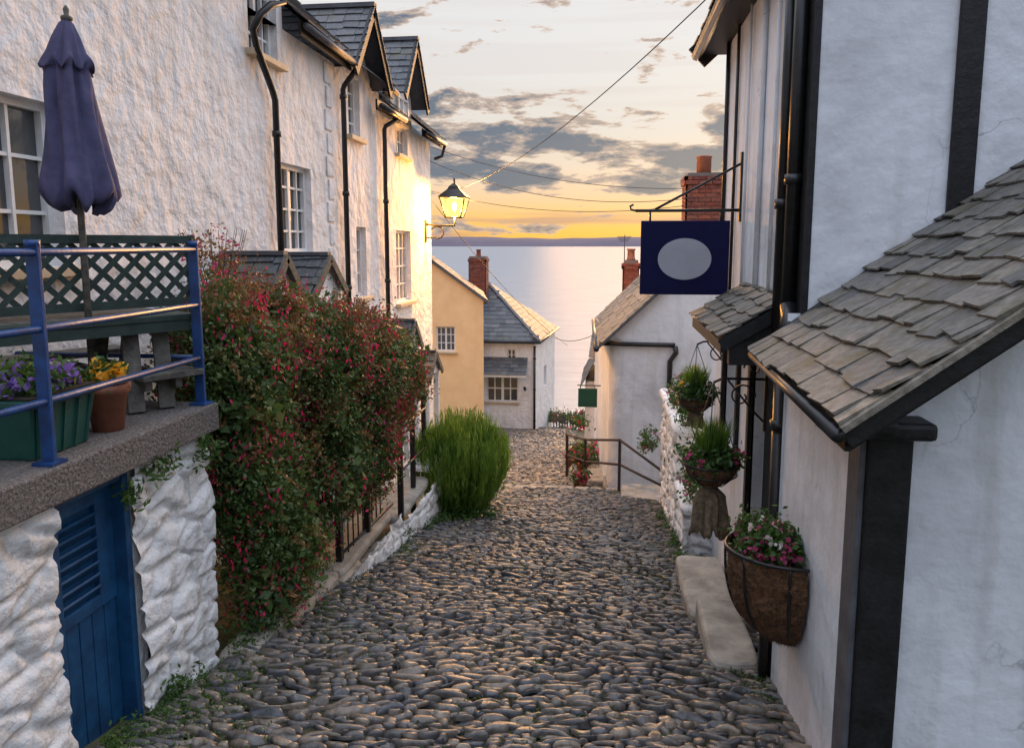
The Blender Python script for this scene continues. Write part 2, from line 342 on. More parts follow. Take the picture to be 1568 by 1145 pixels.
# ------------------------------------------------------------ cobbled street
ly=[0,4.3,6.6,8.2,10,13,16,20,31,34]; lx=[-2.5,-2.42,-2.6,-2.3,-2.1,-1.9,-2.2,-2.7,-4.8,-5.5]
ry=[0,3,11.3,12.75,15.3,20,31,34]; rx=[1.15,1.05,1.0,.35,-.7,-1.0,-1.3,-1.5]
L_=lambda y: np.interp(y,ly,lx); R_=lambda y: np.interp(y,ry,rx)
ys=np.linspace(.5,34,240); vs=[];fs=[]
for j,y in enumerate(ys):
    for i in range(9):
        x=L_(y)+(R_(y)-L_(y))*i/8; vs.append((x,y,g1(x,y)-.006))
    if j:
        for i in range(8): a=(j-1)*9+i; fs.append((a,a+1,a+10,a+9))
street=group('cobbled_street'); mesh('bedding_earth',vs,fs,DIRT,street,True)
seg=9; prof=[(1.0,-.5),(.98,.35),(.84,.80),(.55,.97)]
T=[]
for r,z in prof:
    for k in range(seg):
        a=2*math.pi*k/seg; ca,sa=math.cos(a),math.sin(a); q=(abs(ca)**3+abs(sa)**3)**(-1/3); T.append((r*ca*q,r*sa*q,z))
T.append((0,0,1)); T=np.array(T); TF=[]
for i in range(3):
    for k in range(seg): TF.append((i*seg+k,i*seg+(k+1)%seg,(i+1)*seg+(k+1)%seg,(i+1)*seg+k))
tri=[(3*seg+k,3*seg+(k+1)%seg,4*seg) for k in range(seg)]
AV=[];AF=[];off=0; y=2.0
while y<33.5:
    far=1 if y<14 else (1.35 if y<22 else 1.8)
    pitch=random.uniform(.036,.060)*far; x0,x1=float(L_(y)),float(R_(y)); x=x0+random.random()*.05
    while x<x1:
        ln=random.choice([.06,.08,.10,.12,.15,.19,.22])*random.uniform(.85,1.15)*(.95+.25*(far-1))
        cx=x+ln/2; cy=y+.05*math.sin(cx*1.9+y*.8)+.03*math.sin(cx*4.3+y*2.3)+random.uniform(-.012,.012)
        hx_=ln/2*.97; hy=pitch/2*random.uniform(.65,1.25); h=random.uniform(.014,.042)
        an=random.gauss(0,.18)+.25*math.sin(y*.7+cx*1.3)
        P=T*np.array([hx_,hy,h]); P[:,2]+=P[:,0]*random.gauss(0,.12)+P[:,1]*random.gauss(0,.4)
        P[:,:2]*=1+rng.uniform(-.17,.17,size=(len(P),1)); P[:,1]+=P[:,0]**2/ln*random.gauss(0,.7); P[:,2]+=rng.uniform(-.003,.003,size=len(P))
        c,s=math.cos(an),math.sin(an); X=P[:,0]*c-P[:,1]*s+cx; Y=P[:,0]*s+P[:,1]*c+cy
        Z=P[:,2]+g1(cx,cy)-.185*(Y-cy)+.014*noise.noise(V((cx*1.5,cy*1.5,0)))
        AV.append(np.stack([X,Y,Z],1)); AF+= [tuple(i+off for i in f) for f in TF]+[tuple(i+off for i in f) for f in tri]; off+=len(T)
        x+=ln+.002
    y+=pitch
mesh('cobbles',np.concatenate(AV).tolist(),AF,COB,street,True)
for k in range(9):
    x=-1.85+k*.27; slabstone('step_stone',x,x+.255,12.85+.04*math.sin(k*2),13.07,g1(x,12.95)-.2,g1(x,12.95)+.035+.01*math.sin(k*5),SLABM,street)
C=[]
for k in range(15000):
    y=rng.uniform(2.5,14); side=rng.random(); l0,r0=float(L_(y)),float(R_(y))
    if side<.5: x=l0+abs(rng.normal())*.22
    elif side<.65: x=r0-abs(rng.normal())*.12
    else: x=rng.uniform(l0,r0)
    nn=noise.noise(V((x*1.3,y*.9,2)))
    if nn<(-.05 if side<.65 else .12) : continue
    for q in range(4): C.append((x+rng.normal()*.02,y+rng.normal()*.02,g1(x,y)+.014+rng.random()*.018))
wd=group('weeds'); quads('blades',leafquads(np.array(C),.011,.35),LEAF2,wd)
tufts=[]
for k in range(30):
    y=rng.uniform(3.0,10.5); x=float(L_(y))+rng.uniform(-.02,.14); tufts.append((x,y,g1(x,y)+.05,.06,.12,.07))
for k in range(8):
    y=rng.uniform(7.6,11); x=float(R_(y))-rng.uniform(.14,.22); tufts.append((x,y,g1(x,y)+.05,.05,.12,.07))
quads('tufts',leafquads(clumpy(tufts,6500,.03,15,.1),.018,.4),LEAF2,wd)

# ------------------------------------------------------------ left terrace
ter=group('terrace')
box('slab',-3.69,-2.38,-2,4.36,-1.14,-.97,PEB,ter,.012)
FT=Fr((-2.44,0,0),(0,1,0),(1,0,0))
rubble('rubble_wall',FT,.4,3.0,-2.9,-1.14,WST,ter)
rubble('rubble_pillar',FT,3.58,4.34,-3.0,-1.14,WST,ter,amp=.035)
FE=Fr((-3.7,4.32,0),(1,0,0),(0,1,0)); fbox(FE,'end_wall',0,1.24,-3.2,-1.14,-.2,-.02,WST,ter)
box('reveal_near',-3.0,-2.50,2.9,3.0,-3,-1.14,WST,ter); box('reveal_far',-3.0,-2.50,3.58,3.68,-3,-1.14,WST,ter)
dr=group('blue_cellar_door'); FD=Fr((-2.58,0,0),(0,1,0),(1,0,0))
fbox(FD,'frame_near',3.0,3.05,-2.7,-1.15,-.05,.1,DOORB,dr,.004); fbox(FD,'frame_far',3.53,3.575,-2.7,-1.15,-.05,.1,DOORB,dr,.004); fbox(FD,'frame_top',3.05,3.53,-1.21,-1.15,-.05,.09,DOORB,dr,.004)
fbox(FD,'leaf',3.05,3.53,-2.55,-1.215,-.04,0,DOORB,dr)
for k in range(5):
    fbox(FD,'board',3.056+k*.095,3.056+k*.095+.088,-2.53,-1.85,.0,.018,DOORB,dr,.004)
fbox(FD,'stile',3.055,3.10,-1.845,-1.22,0,.03,DOORB,dr,.003); fbox(FD,'stile',3.40,3.528,-1.845,-1.22,0,.03,DOORB,dr,.003)
fbox(FD,'rail',3.1,3.40,-1.845,-1.78,0,.03,DOORB,dr,.003); fbox(FD,'rail',3.1,3.40,-1.30,-1.22,0,.03,DOORB,dr,.003)
for k in range(7):
    z=-1.75+k*.064; beam('louvre',FD.p(3.1,z,.018),FD.p(3.40,z,.018),.012,.06,DOORB,dr,up=(.6,0,.8))
ivy=group('wall_fern'); bushlet(ivy,[(-2.40,3.75,-1.2,.05,.16,.05),(-2.42,3.55,-1.3,.05,.06,.08),(-2.4,4.2,-1.25,.05,.12,.08)],420,.024,LEAF2,.03,14,asp=.35)

rl=group('blue_railing'); XR=-2.45
for y in(1.75,3.0,4.28):
    box('post',XR-.03,XR+.03,y-.012,y+.012,-.97,.0,BLUE,rl,.004); tube('post_cap',[(XR,y,-.01),(XR,y,.02)],.032,BLUE,rl)
    box('foot_plate',XR-.05,XR+.05,y-.05,y+.05,-.969,-.955,BLUE,rl)
for z in(-.03,-.36,-.68): tube('rail',[(XR+.01,.8,z),(XR+.01,3.0,z-.004),(XR+.01,4.3,z)],.017,BLUE,rl,10)
for z in(-.03,-.68): tube('return_rail',[(XR,4.29,z),(-3.69,4.31,z)],.014,BLUE,rl)

tb=group('picnic_table'); D=V((-.507,-.862,0)); Nn=V((-.862,.507,0)); A0=V((-2.52,4.3,0))
def tp(s,n,z): q=A0+D*s+Nn*n; return V((q.x,q.y,z))
for k in range(5): beam('top_board',tp(-.04,.02+k*.13,-.43),tp(2.4,.02+k*.13,-.43),.12,.035,GRNW if k<1 else GREYW,tb,bevel=.004)
beam('apron',tp(0,-.02,-.475),tp(2.4,-.02,-.475),.025,.07,GRNW,tb)
beam('seat_board',tp(-.02,-.02-.0,-.76),tp(.35,-.02,-.76),.2,.035,GREYW,tb,bevel=.004)
beam('far_seat',tp(-.0,.85,-.70),tp(2.4,.85,-.70),.24,.035,GREYW,tb)
for s in(.12,.30,2.0):
    beam('leg',tp(s,.12,-.45),tp(s+.05,-.02,-.965),.09,.045,GREYW,tb,bevel=.004); beam('leg',tp(s,.45,-.45),tp(s,.62,-.965),.09,.04,GREYW,tb,bevel=.004)
    beam('cross_rail',tp(s,-.08,-.80),tp(s,.95,-.80),.04,.08,GREYW,tb)
    beam('top_batten',tp(s,0,-.47),tp(s,.58,-.47),.04,.05,GREYW,tb)
tr=group('garden_trellis'); B0=V((-2.66,4.62,0))
def qp(s,z,w=0): q=B0+D*s+Nn*w; return V((q.x,q.y,z))
LT=2.0; zt,zb=.03,-.36
for z in(zt,zb): beam('rail',qp(-.02,z),qp(LT,z),.035,.05,GRNW,tr)
for s in(0,LT): beam('upright',qp(s,-.97),qp(s,zt+.01),.045,.045,GRNW,tr)
hh=zt-zb; s=-hh
while s<LT:
    a,b=max(s,0),min(s+hh,LT)
    if b-a>.03:
        beam('slat',qp(a,zb+(a-s),.008),qp(b,zb+(b-s),.008),.008,.032,GRNW,tr); beam('slat',qp(a,zt-(a-s),-.008),qp(b,zt-(b-s),-.008),.008,.032,GRNW,tr)
    s+=.125
um=group('closed_parasol'); UX,UY=-2.95,4.0
tube('pole',[(UX,UY,-.965),(UX,UY,1.2)],.019,GREYW,um); lathe('finial',[(.012,1.2),(.03,1.215),(.03,1.23),(.012,1.24),(.016,1.27),(.005,1.29)],(UX,UY,0),GREYW,um,12)
vs=[];fs=[];sg=120; pr=[(.015,1.22),(.04,1.19),(.07,1.12),(.095,1.04),(.12,.985),(.125,.965),(.098,.96),(.105,.93),(.115,.85),(.122,.75),(.13,.62),(.142,.5),(.158,.4),(.172,.31),(.18,.265),(.165,.235),(.135,.22),(.08,.23)]
for i,(r,z) in enumerate(pr):
    for k in range(sg):
        a=2*math.pi*k/sg; f=min(1,i/5)*.15; q=r*(1+f*math.cos(6*a+.8*math.sin(z*4))+f*.55*math.cos(11*a+z*4)+f*.3*math.cos(17*a-z*7)); zz=z+ (.035*math.cos(6*a+1)+.025*math.cos(11*a) if i>12 else (.03*math.cos(8*a) if i in(4,5) else 0))
        vs.append((UX+q*math.cos(a)+.015*math.sin(z*5),UY+q*math.sin(a),zz))
for i in range(len(pr)-1):
    for k in range(sg): fs.append((i*sg+k,i*sg+(k+1)%sg,(i+1)*sg+(k+1)%sg,(i+1)*sg+k))
mesh('canopy',vs,fs,CLOTH,um,True)
pl=group('green_planter')
def tap(name,cx,cy,z0,z1,a,b,t,mat,par):
    vs=[(cx+sx*a*k,cy+sy*b*k,z) for z,k in((z0,t),(z1,1)) for sx in(-1,1) for sy in(-1,1)]
    mesh(name,[vs[0],vs[4],vs[1],vs[5],vs[2],vs[6],vs[3],vs[7]],BF,mat,par,bevel=.01)
tap('body',-2.68,3.2,-.97,-.71,.17,.22,.8,GPLAS,pl); box('rim',-2.87,-2.49,2.96,3.44,-.72,-.685,GPLAS,pl,.008); box('compost',-2.85,-2.51,2.98,3.42,-.683,-.675,SOIL,pl)
for k in range(5): beam('rib',(-2.68+.141,3.04+k*.08,-.96),(-2.68+.172,3.02+k*.09,-.73),.012,.012,GPLAS,pl)
bushlet(pl,[(-2.68,3.2,-.63,.16,.22,.06)],1500,.022,LEAF2,.03,20,PURP,70,.018)
tpot=group('terracotta_pot'); lathe('pot',[(.075,0),(.10,.2),(.115,.2),(.12,.245),(.105,.245),(.1,.22)],(-2.6,3.62,-.97),TERR,tpot)
bushlet(tpot,[(-2.6,3.62,-.68,.09,.09,.06)],600,.02,LEAF2,.025,15,ORNG,34,.02)

# ------------------------------------------------------------ left cottages
FL=Fr((-3.7,0,0),(0,1,0),(1,0,0))
def downpipe(par,x,y,z0,z1,r=.038,mat=BLKM,neck=None):
    pts=[(x,y,z0),(x,y,z1)]+(neck or []); tube('downpipe',pts,r,mat,par)
    z=z0+.8
    while z<z1: tube('pipe_collar',[(x,y,z-.03),(x,y,z+.03)],r*1.35,mat,par); z+=1.3
cA=group('white_cottage')
opsA=[(3.5,4.85,-.15,.93),(8.33,9.3,-.1,.93),(7.75,8.45,2.0,2.9)]
facade('wall',FL,-4,9.8,-6,2.42,[opsA[0],(8.33,9.3,-.1,.93),(7.75,8.45,2.0,2.42)],STUC,cA)
facade('upper_wall',FL,-4,8.6,2.42,3.45,[(7.75,8.45,2.42,2.9)],STUC,cA)
window(FL,3.5,4.85,-.15,.93,4,3,cA); window(FL,*opsA[1],4,4,cA); window(FL,*opsA[2],4,4,cA)
downpipe(cA,-3.62,8.16,-.9,1.55,neck=[(-3.62,8.1,1.65),(-3.6,7.72,2.0),(-3.58,7.6,2.15),(-3.5,7.62,2.3),(-3.45,7.75,2.42),(-3.4,7.95,2.5),(-3.4,8.0,3.3)])
tube('gutter',[(-3.38,-4,3.4),(-3.38,8.6,3.4)],.06,BLKM,cA)
slates('roof_slates',(-3.35,-4,3.42),(0,12.7,0),(-3,0,2.4),.3,.25,SLATE,cA)
mesh('roof_deck',[(-3.4,-4,3.4),(-3.4,8.7,3.4),(-6.4,8.7,5.8),(-6.4,-4,5.8)],[(0,1,2,3)],SOOT,cA)
mesh('gable_end',[(-3.7,8.6,2.3),(-3.7,8.6,3.42),(-6.4,8.6,5.7),(-6.4,8.6,2.3)],[(0,1,2,3)],STUC,cA)
mesh('rear_block',[(-6.4,-4,-6),(-6.4,8.6,-6),(-6.4,8.6,5.8),(-6.4,-4,5.8)],[(0,1,2,3)],STUC,cA)
def gdorm(par,yc,hw,ze,za,zbase):
    mesh('gable_wall',[(-3.698,yc-hw,zbase),(-3.698,yc+hw,zbase),(-3.698,yc+hw,ze),(-3.698,yc,za-.06),(-3.698,yc-hw,ze)],[(0,1,2,3,4)],STUC,par)
    for sgn in(-1,1):
        y0=yc+sgn*(hw+.12); sl=(za-ze)/hw; z0=ze-.12*sl
        slates('dormer_slates',(-3.36,y0,z0+.03),(-2.2,0,0),(0,-sgn*(hw+.12),za-z0),.24,.16,SLATE,par)
        mesh('deck',[(-3.37,y0,z0+.02),(-5.6,y0,z0+.02),(-5.6,yc,za+.02),(-3.37,yc,za+.02)],[(0,1,2,3)],SOOT,par)
        beam('bargeboard',(-3.4,y0,z0-.04),(-3.4,yc,za-.04),.035,.15,BLK,par)
        mesh('cheek',[(-3.7,yc+sgn*hw,zbase),(-5.2,yc+sgn*hw,zbase),(-5.2,yc+sgn*hw,ze),(-3.7,yc+sgn*hw,ze)],[(0,1,2,3)],STUC,par)
    beam('ridge_tile',(-3.36,yc,za+.05),(-5.5,yc,za+.05),.12,.06,SOOT,par)
cB=group('white_cottage'); 
facade('wall',FL,9.8,12.3,-6,2.42,[(11.0,11.45,-.79,.26),(10.75,11.3,1.56,2.41)],STUC,cB)
window(FL,11.0,11.45,-.79,.26,2,3,cB); window(FL,10.75,11.3,1.56,2.41,2,4,cB)
gdorm(cB,11.1,.72,2.5,3.36,2.42)
for seg_ in((8.62,10.35),(11.9,12.4)): tube('gutter',[(-3.42,seg_[0],2.45),(-3.42,seg_[1],2.42)],.042,SOOT,cB); beam('fascia',(-3.5,seg_[0],2.44),(-3.5,seg_[1],2.42),.03,.16,BLK,cB)
slates('roof_slates',(-3.4,8.6,2.5),(0,3.75,0),(-2.6,0,2.2),.26,.16,SLATE,cB,clip=lambda s,t: not(1.7<s<3.3 and t<1.0))
mesh('roof_deck',[(-3.42,8.6,2.46),(-3.42,12.35,2.46),(-6,12.35,4.64),(-6,8.6,4.64)],[(0,1,2,3)],SOOT,cB)
downpipe(cB,-3.62,10.36,-4,2.1,neck=[(-3.6,10.36,2.15),(-3.5,10.38,2.28),(-3.42,10.4,2.4)]); 
for k in range(12): fbox(FL,'quoin',9.9-(.06 if k%2 else 0),10.08,-1.2+k*.3,-1.2+k*.3+.26,0,.02,STUC,cB,.01)
cC=group('white_cottage')
facade('wall',FL,12.3,15.85,-7,2.1,[(13.14,14.15,-1.05,.25),(13.25,14.05,1.59,2.095)],STUC,cC)
window(FL,13.14,14.15,-1.05,.25,4,4,cC); window(FL,13.25,14.05,1.59,2.095,4,2,cC,sill=True)
gdorm(cC,13.65,.7,2.65,3.55,2.1)
window(Fr((-3.57,0,0),(0,1,0),(1,0,0)),13.3,14.0,2.1,2.6,2,2,cC,sill=False)
for a,b in((11.5,12.9),(14.4,16.1)): tube('gutter',[(-3.42,a,2.08),(-3.42,b,2.08)],.045,BLKM,cC); beam('fascia',(-3.5,a,2.1),(-3.5,b,2.1),.03,.16,BLK,cC)
slates('roof_slates',(-3.4,12.3,2.15),(0,3.75,0),(-2.6,0,2.2),.26,.16,SLATE,cC,clip=lambda s,t: not(.6<s<2.1 and t<1.3))
mesh('roof_deck',[(-3.42,12.36,2.12),(-3.42,16.05,2.12),(-6,16.05,4.3),(-6,12.36,4.3)],[(0,1,2,3)],SOOT,cC)
mesh('far_gable',[(-3.7,15.85,-7),(-3.7,15.85,2.1),(-6,15.85,4.2),(-8,15.85,2.2),(-8,15.85,-7)],[(0,1,2,3,4)],STUC,cC)
downpipe(cC,-3.62,12.3,-4,1.85,neck=[(-3.6,12.3,1.9),(-3.46,12.5,2.03)])
tube('gutter_outlet',[(-3.42,16.05,2.06),(-3.5,16.1,1.85),(-3.62,15.95,1.78)],.035,BLKM,cC)
def porch(y0,y1,zr,ze,x1):
    p=group('slate_porch'); yc=(y0+y1)/2
    for s,a in((-1,y0),(1,y1)):
        slates('slates',(-3.69,a,ze),(x1+3.69,0,0),(0,yc-a,zr-ze),.2,.14,SLATE,p); mesh('deck',[(-3.69,a,ze-.01),(x1,a,ze-.01),(x1,yc,zr-.01),(-3.69,yc,zr-.01)],[(0,1,2,3)],SOOT,p)
        beam('bargeboard',(x1+.01,a,ze-.03),(x1+.01,yc,zr-.03),.03,.09,GREYW,p)
        box('post',x1-.12,x1-.04,a+(.08 if s<0 else -.16),a+(.16 if s<0 else -.08),-5,ze,WHT,p)
    beam('ridge',(-3.69,yc,zr+.02),(x1,yc,zr+.02),.1,.04,SOOT,p)
    mesh('gable',[(x1-.05,y0+.05,ze),(x1-.05,y1-.05,ze),(x1-.05,yc,zr-.05)],[(0,1,2)],STUC,p)
porch(6.6,7.35,-.10,-.48,-3.05); porch(7.5,8.5,-.12,-.52,-3.0); porch(11.2,12.1,-1.2,-1.65,-3.0); porch(12.6,13.6,-1.9,-2.3,-3.0)
lp=group('wall_lantern'); LX,LY,LZ=-3.08,15.3,.74
def ring4(r,z): return [(LX+r*sx,LY+r*sy,z) for sx,sy in((-1,-1),(1,-1),(1,1),(-1,1))]
def lampglass(nm,st,f):
    m=bpy.data.materials.new(nm); m.use_nodes=True; n=m.node_tree.nodes; l=m.node_tree.links; n.clear()
    o=n.new('ShaderNodeOutputMaterial'); e=n.new('ShaderNodeEmission'); e.inputs[0].default_value=(1,.62,.2,1); e.inputs[1].default_value=st
    t=n.new('ShaderNodeBsdfTransparent'); t.inputs[0].default_value=(1,.9,.7,1); a=n.new('ShaderNodeMixShader'); a.inputs[0].default_value=f
    l.new(t.outputs[0],a.inputs[1]); l.new(e.outputs[0],a.inputs[2]); l.new(a.outputs[0],o.inputs[0]); return m
LG=lampglass('lit_frosted_glass',2.4,.4); LB=lampglass('lit_bulb',30,1.0); b0,b1=ring4(.15,LZ-.2),ring4(.26,LZ+.2)
for k in range(4):
    k2=(k+1)%4; mesh('pane',[b0[k],b0[k2],b1[k2],b1[k]],[(0,1,2,3)],LG,lp); tube('corner_bar',[b0[k],b1[k]],.014,BLKM,lp)
    tube('bottom_bar',[b0[k],b0[k2]],.014,BLKM,lp); tube('top_bar',[b1[k],b1[k2]],.018,BLKM,lp)
r0,r1,r2=ring4(.29,LZ+.2),ring4(.12,LZ+.36),ring4(.09,LZ+.42)
mesh('hood',r0+r1+r2+[(LX,LY,LZ+.5)],[(a,(a+1)%4,4+(a+1)%4,4+a) for a in range(4)]+[(4+a,4+(a+1)%4,8+(a+1)%4,8+a) for a in range(4)]+[(8+a,8+(a+1)%4,12) for a in range(4)],BLKM,lp)
lathe('bulb',[(.01,-.08),(.04,-.03),(.05,.03),(.03,.09),(.005,.11)],(LX,LY,LZ),LB,lp,12)
tube('finial',[(LX,LY,LZ+.48),(LX,LY,LZ+.58)],.02,BLKM,lp)
tube('bracket_arm',[(-3.7,LY,LZ-.33),(-3.4,LY,LZ-.36),(LX,LY,LZ-.36),(LX,LY,LZ-.2)],.022,BLKM,lp)
tube('bracket_scroll',[(-3.7,LY,LZ-.62)]+[(-3.45+.14*math.cos(a),LY,LZ-.5+.12*math.sin(a)) for a in np.linspace(-2.2,2.6,14)],.016,BLKM,lp)
box('wall_plate',-3.7,-3.66,LY-.05,LY+.05,LZ-.7,LZ-.25,BLKM,lp)
ld=bpy.data.lights.new('lantern_light','POINT'); ld.energy=1500; ld.color=(1,.46,.10); ld.shadow_soft_size=.12
lo=bpy.data.objects.new('lantern_light',ld); lo.location=(LX,LY,LZ); scene.collection.objects.link(lo); lo.parent=lp

gw=group('white_garden_wall'); FG=Fr((-2.38,0,0),(0.02,1,0),(1,-.02,0))
rubble('face',FG,6.3,8.0,-3.7,-3.0,WST,gw); rubble('face',FG,8.0,9.6,-4,-3.12,WST,gw); rubble('face',FG,9.6,10.6,-4.3,-3.0,WST,gw)
slabstone('coping',-2.72,-2.32,6.3,8.0,-3.02,-2.95,SLABM,gw); slabstone('coping',-2.7,-2.28,8.02,9.6,-3.14,-3.07,SLABM,gw); slabstone('coping',-2.7,-2.24,9.62,10.6,-3.02,-2.95,WST,gw)
ir=group('iron_railing')
for y,z0,z1,x in((6.55,-3.1,-2.5,-2.45),(7.3,-3.1,-2.3,-2.42),(8.15,-3.45,-2.0,-2.3),(9.1,-3.1,-1.75,-2.4),(9.9,-3.0,-1.7,-2.45)):
    box('post',x-.03,x+.03,y-.03,y+.03,z0-.3,z1,BLKM,ir,.006); lathe('knob',[(.02,0),(.035,.02),(.035,.05),(.01,.08)],(x,y,z1),BLKM,ir,10)
for a,b in(((-2.45,6.55,-2.6),(-2.42,8.15,-2.55)),((-2.45,6.55,-2.9),(-2.4,8.15,-2.95)),((-2.33,8.15,-2.1),(-2.42,9.9,-2.2)),((-2.33,8.15,-2.6),(-2.42,9.9,-2.75))): tube('rail',[a,b],.014,BLKM,ir)
for k in range(9): tube('baluster',[(-2.44,6.62+k*.15,-2.95),(-2.44,6.62+k*.15,-2.58)],.008,BLKM,ir,6)
ks=group('stone_kerb')
for k,(y0,y1) in enumerate(((4.4,5.0),(5.02,5.58),(5.6,6.2),(6.22,6.75),(6.8,7.5),(7.52,8.1))):
    xo=-2.52 if k<2 else -2.56+.03*(k-2)
    slabstone('kerb_stone',xo,xo+.24,y0,y1,g1(-2.5,y1)-.2,g1(-2.5,y0)+.025,SLABM,ks)

# ------------------------------------------------------------ fuchsia + rosemary
fb=group('fuchsia_bush')
E=[(-2.62,4.95,-.95,.36,.5,.7),(-2.55,5.0,-1.7,.33,.45,.7),(-2.42,5.2,-2.3,.26,.4,.42),(-2.42,4.95,-2.5,.17,.3,.28),(-2.8,5.6,-.8,.5,.7,.5),(-2.65,6.5,-1.12,.5,.8,.66),(-2.55,7.3,-1.3,.5,.8,.7),(-2.42,7.95,-1.5,.42,.6,.62),(-2.5,6.2,-1.9,.36,.6,.6),(-2.42,7.2,-2.05,.33,.6,.5)]
P=clumpy(E,125000,.06,50,.6)
msk=np.array([noise.noise(V((p[0]*2.2,p[1]*1.6,p[2]*2.2)))+.30*(p[1]-6.4)/2+.2*(p[2]+1.4) for p in P[::50]]); msk=np.repeat(msk,50)[:len(P)]
quads('leaves',leafquads(P[msk<.14],.019,.5),LEAF,fb); quads('reddish_leaves',leafquads(P[msk>=.14],.018,.5),LEAFR,fb)
Pi=clumpy([(e[0],e[1],e[2],e[3]*.75,e[4]*.75,e[5]*.75) for e in E],20000,.08,40,.1); quads('inner_leaves',leafquads(Pi,.045,.6),LEAF,fb)
Q=clumpy(E,26000,.06,14,1.0); kp=np.array([noise.noise(V((q[0]*3,q[1]*2,q[2]*3+5)))>-.05 for q in Q]); Q=Q[kp&(rng.random(len(Q))<.62)]; quads('flowers',leafquads(Q,.018,.42,(0,0,-1.5),.6),RED,fb)
for k in range(80):
    e=E[k%len(E)]; d=V(rng.normal(size=3)).normalized(); a=V((e[0],e[1],-2.6 if k%3==0 else e[2]-.2)); b=V((e[0]+d.x*e[3]*1.25,e[1]+d.y*e[4]*1.2,e[2]+abs(d.z)*e[5]*1.25)); m=(a+b)/2+V(rng.normal(size=3))*.08
    tube('twig',[a,m,b],[.012,.007,.003],TWIG,fb,5)
SP=[]
for k in range(190):
    e=E[rng.integers(len(E))]; d=rng.normal(size=3); d/=np.linalg.norm(d); d[2]=abs(d[2])*.8
    p0=np.array(e[:3])+d*np.array(e[3:6])*1.0; L=rng.uniform(.12,.34)
    for t in np.linspace(0,1,16): 
        for q in range(2): SP.append(p0+d*L*t+np.array([0,0,-.12*t*t])+rng.normal(size=3)*.012)
quads('sprays',leafquads(np.array(SP),.018,.45),LEAFR,fb)
sb=group('flowering_shrub'); bushlet(sb,[(-3.1,5.75,-.16,.2,.3,.24)],800,.018,LEAFR,.05,14,PINK,22,.014,.1)
for k in range(14):
    a=rng.uniform(0,6.28); tube('stem',[(-3.1,5.75,-.7),(-3.1+.15*math.cos(a),5.75+.2*math.sin(a),-.2),(-3.1+.25*math.cos(a),5.75+.3*math.sin(a),.12)],[.006,.004,.002],TWIG,sb,5)
ro=group('rosemary_bush'); cx,cy=-1.98,10.1; gz0=g1(cx,cy); NN=[]
# many upright shoots fanning from the base, each set with thin needles
ns_=620
for k in range(ns_):
    az=rng.uniform(0,2*np.pi); rr=rng.random()**.5; H=(1.44-.42*rr**2.2)*rng.uniform(.86,1.08)
    bx,by=cx+.24*rr*math.cos(az),cy+.24*rr*math.sin(az); ox,oy=.62*rr*math.cos(az),.62*rr*math.sin(az)
    m=44; t=rng.random(m)**.8*.93+.07
    cur=np.sin(t*np.pi*.62)
    C=np.stack([bx+(ox)*cur*.75,by+(oy)*cur*.75,gz0+t*H],1)+rng.normal(size=(m,3))*.014
    dd=np.stack([ox*(1-t)*.9,oy*(1-t)*.9,np.ones(m)],1)+rng.normal(size=(m,3))*.22
    NN.append(np.concatenate([C,dd],1))
NN=np.concatenate(NN); C=NN[:,:3]; dirs=NN[:,3:]; dirs/=np.linalg.norm(dirs,axis=1)[:,None]; n=len(C)
b=rng.normal(size=(n,3)); b-=dirs*(dirs*b).sum(1)[:,None]; b/=np.linalg.norm(b,axis=1)[:,None]; s=rng.uniform(.035,.085,(n,1))
quads('needles',np.stack([C-dirs*s,C+b*.006,C+dirs*s,C-b*.006],1).reshape(-1,3),NEEDLE,ro)
for k in range(24):
    a=k*.8; tube('stem',[(cx+.08*math.cos(a),cy+.08*math.sin(a),gz0),(cx+.3*math.cos(a),cy+.3*math.sin(a),gz0+.5),(cx+.36*math.cos(a),cy+.36*math.sin(a),gz0+1.1)],[.02,.012,.004],TWIG,ro,5)
bushlet(ro,[(cx,cy-.3,gz0+.1,.5,.35,.12)],2500,.03,LEAF2,.04,25)

# ------------------------------------------------------------ brick chimneys
def chimney(par,cx,cy,w,z0,z1,pots=1,pc=TERR):
    h=.075; n=int((z1-z0)/h); box('core',cx-w/2+.02,cx+w/2-.02,cy-w/2+.02,cy+w/2-.02,z0,z1,MORT,par)
    bl=w/3; vs=[];fs=[]
    for i in range(n):
        z=z0+i*h; ex=.03 if i>=n-2 else (.0)
        for face in range(4):
            o=(bl/2 if i%2 else 0); s=-w/2-o
            while s<w/2:
                a,b=max(s,-w/2-ex),min(s+bl-.012,w/2+ex)
                if b-a>.02:
                    j=len(vs); d0,d1=w/2-.03,w/2+ex
                    for q in(a,b):
                        for zz in(z,z+h-.012):
                            for d in(d0,d1):
                                vs.append({0:(cx+q,cy-d,zz),1:(cx+q,cy+d,zz),2:(cx-d,cy+q,zz),3:(cx+d,cy+q,zz)}[face])
                    fs+=[tuple(j+t for t in f) for f in BF]
                s+=bl
    mesh('bricks',vs,fs,BRICKI,par); box('cap',cx-w/2+.03,cx+w/2-.03,cy-w/2+.03,cy+w/2-.03,z1,z1+.05,MORT,par)
    for k in range(pots):
        px=cx+(k-(pots-1)/2)*w*.5; lathe('chimney_pot',[(.10,0),(.12,.03),(.10,.06),(.09,.25),(.115,.27),(.115,.3),(.08,.3)],(px,cy,z1+.04),pc,par,16)

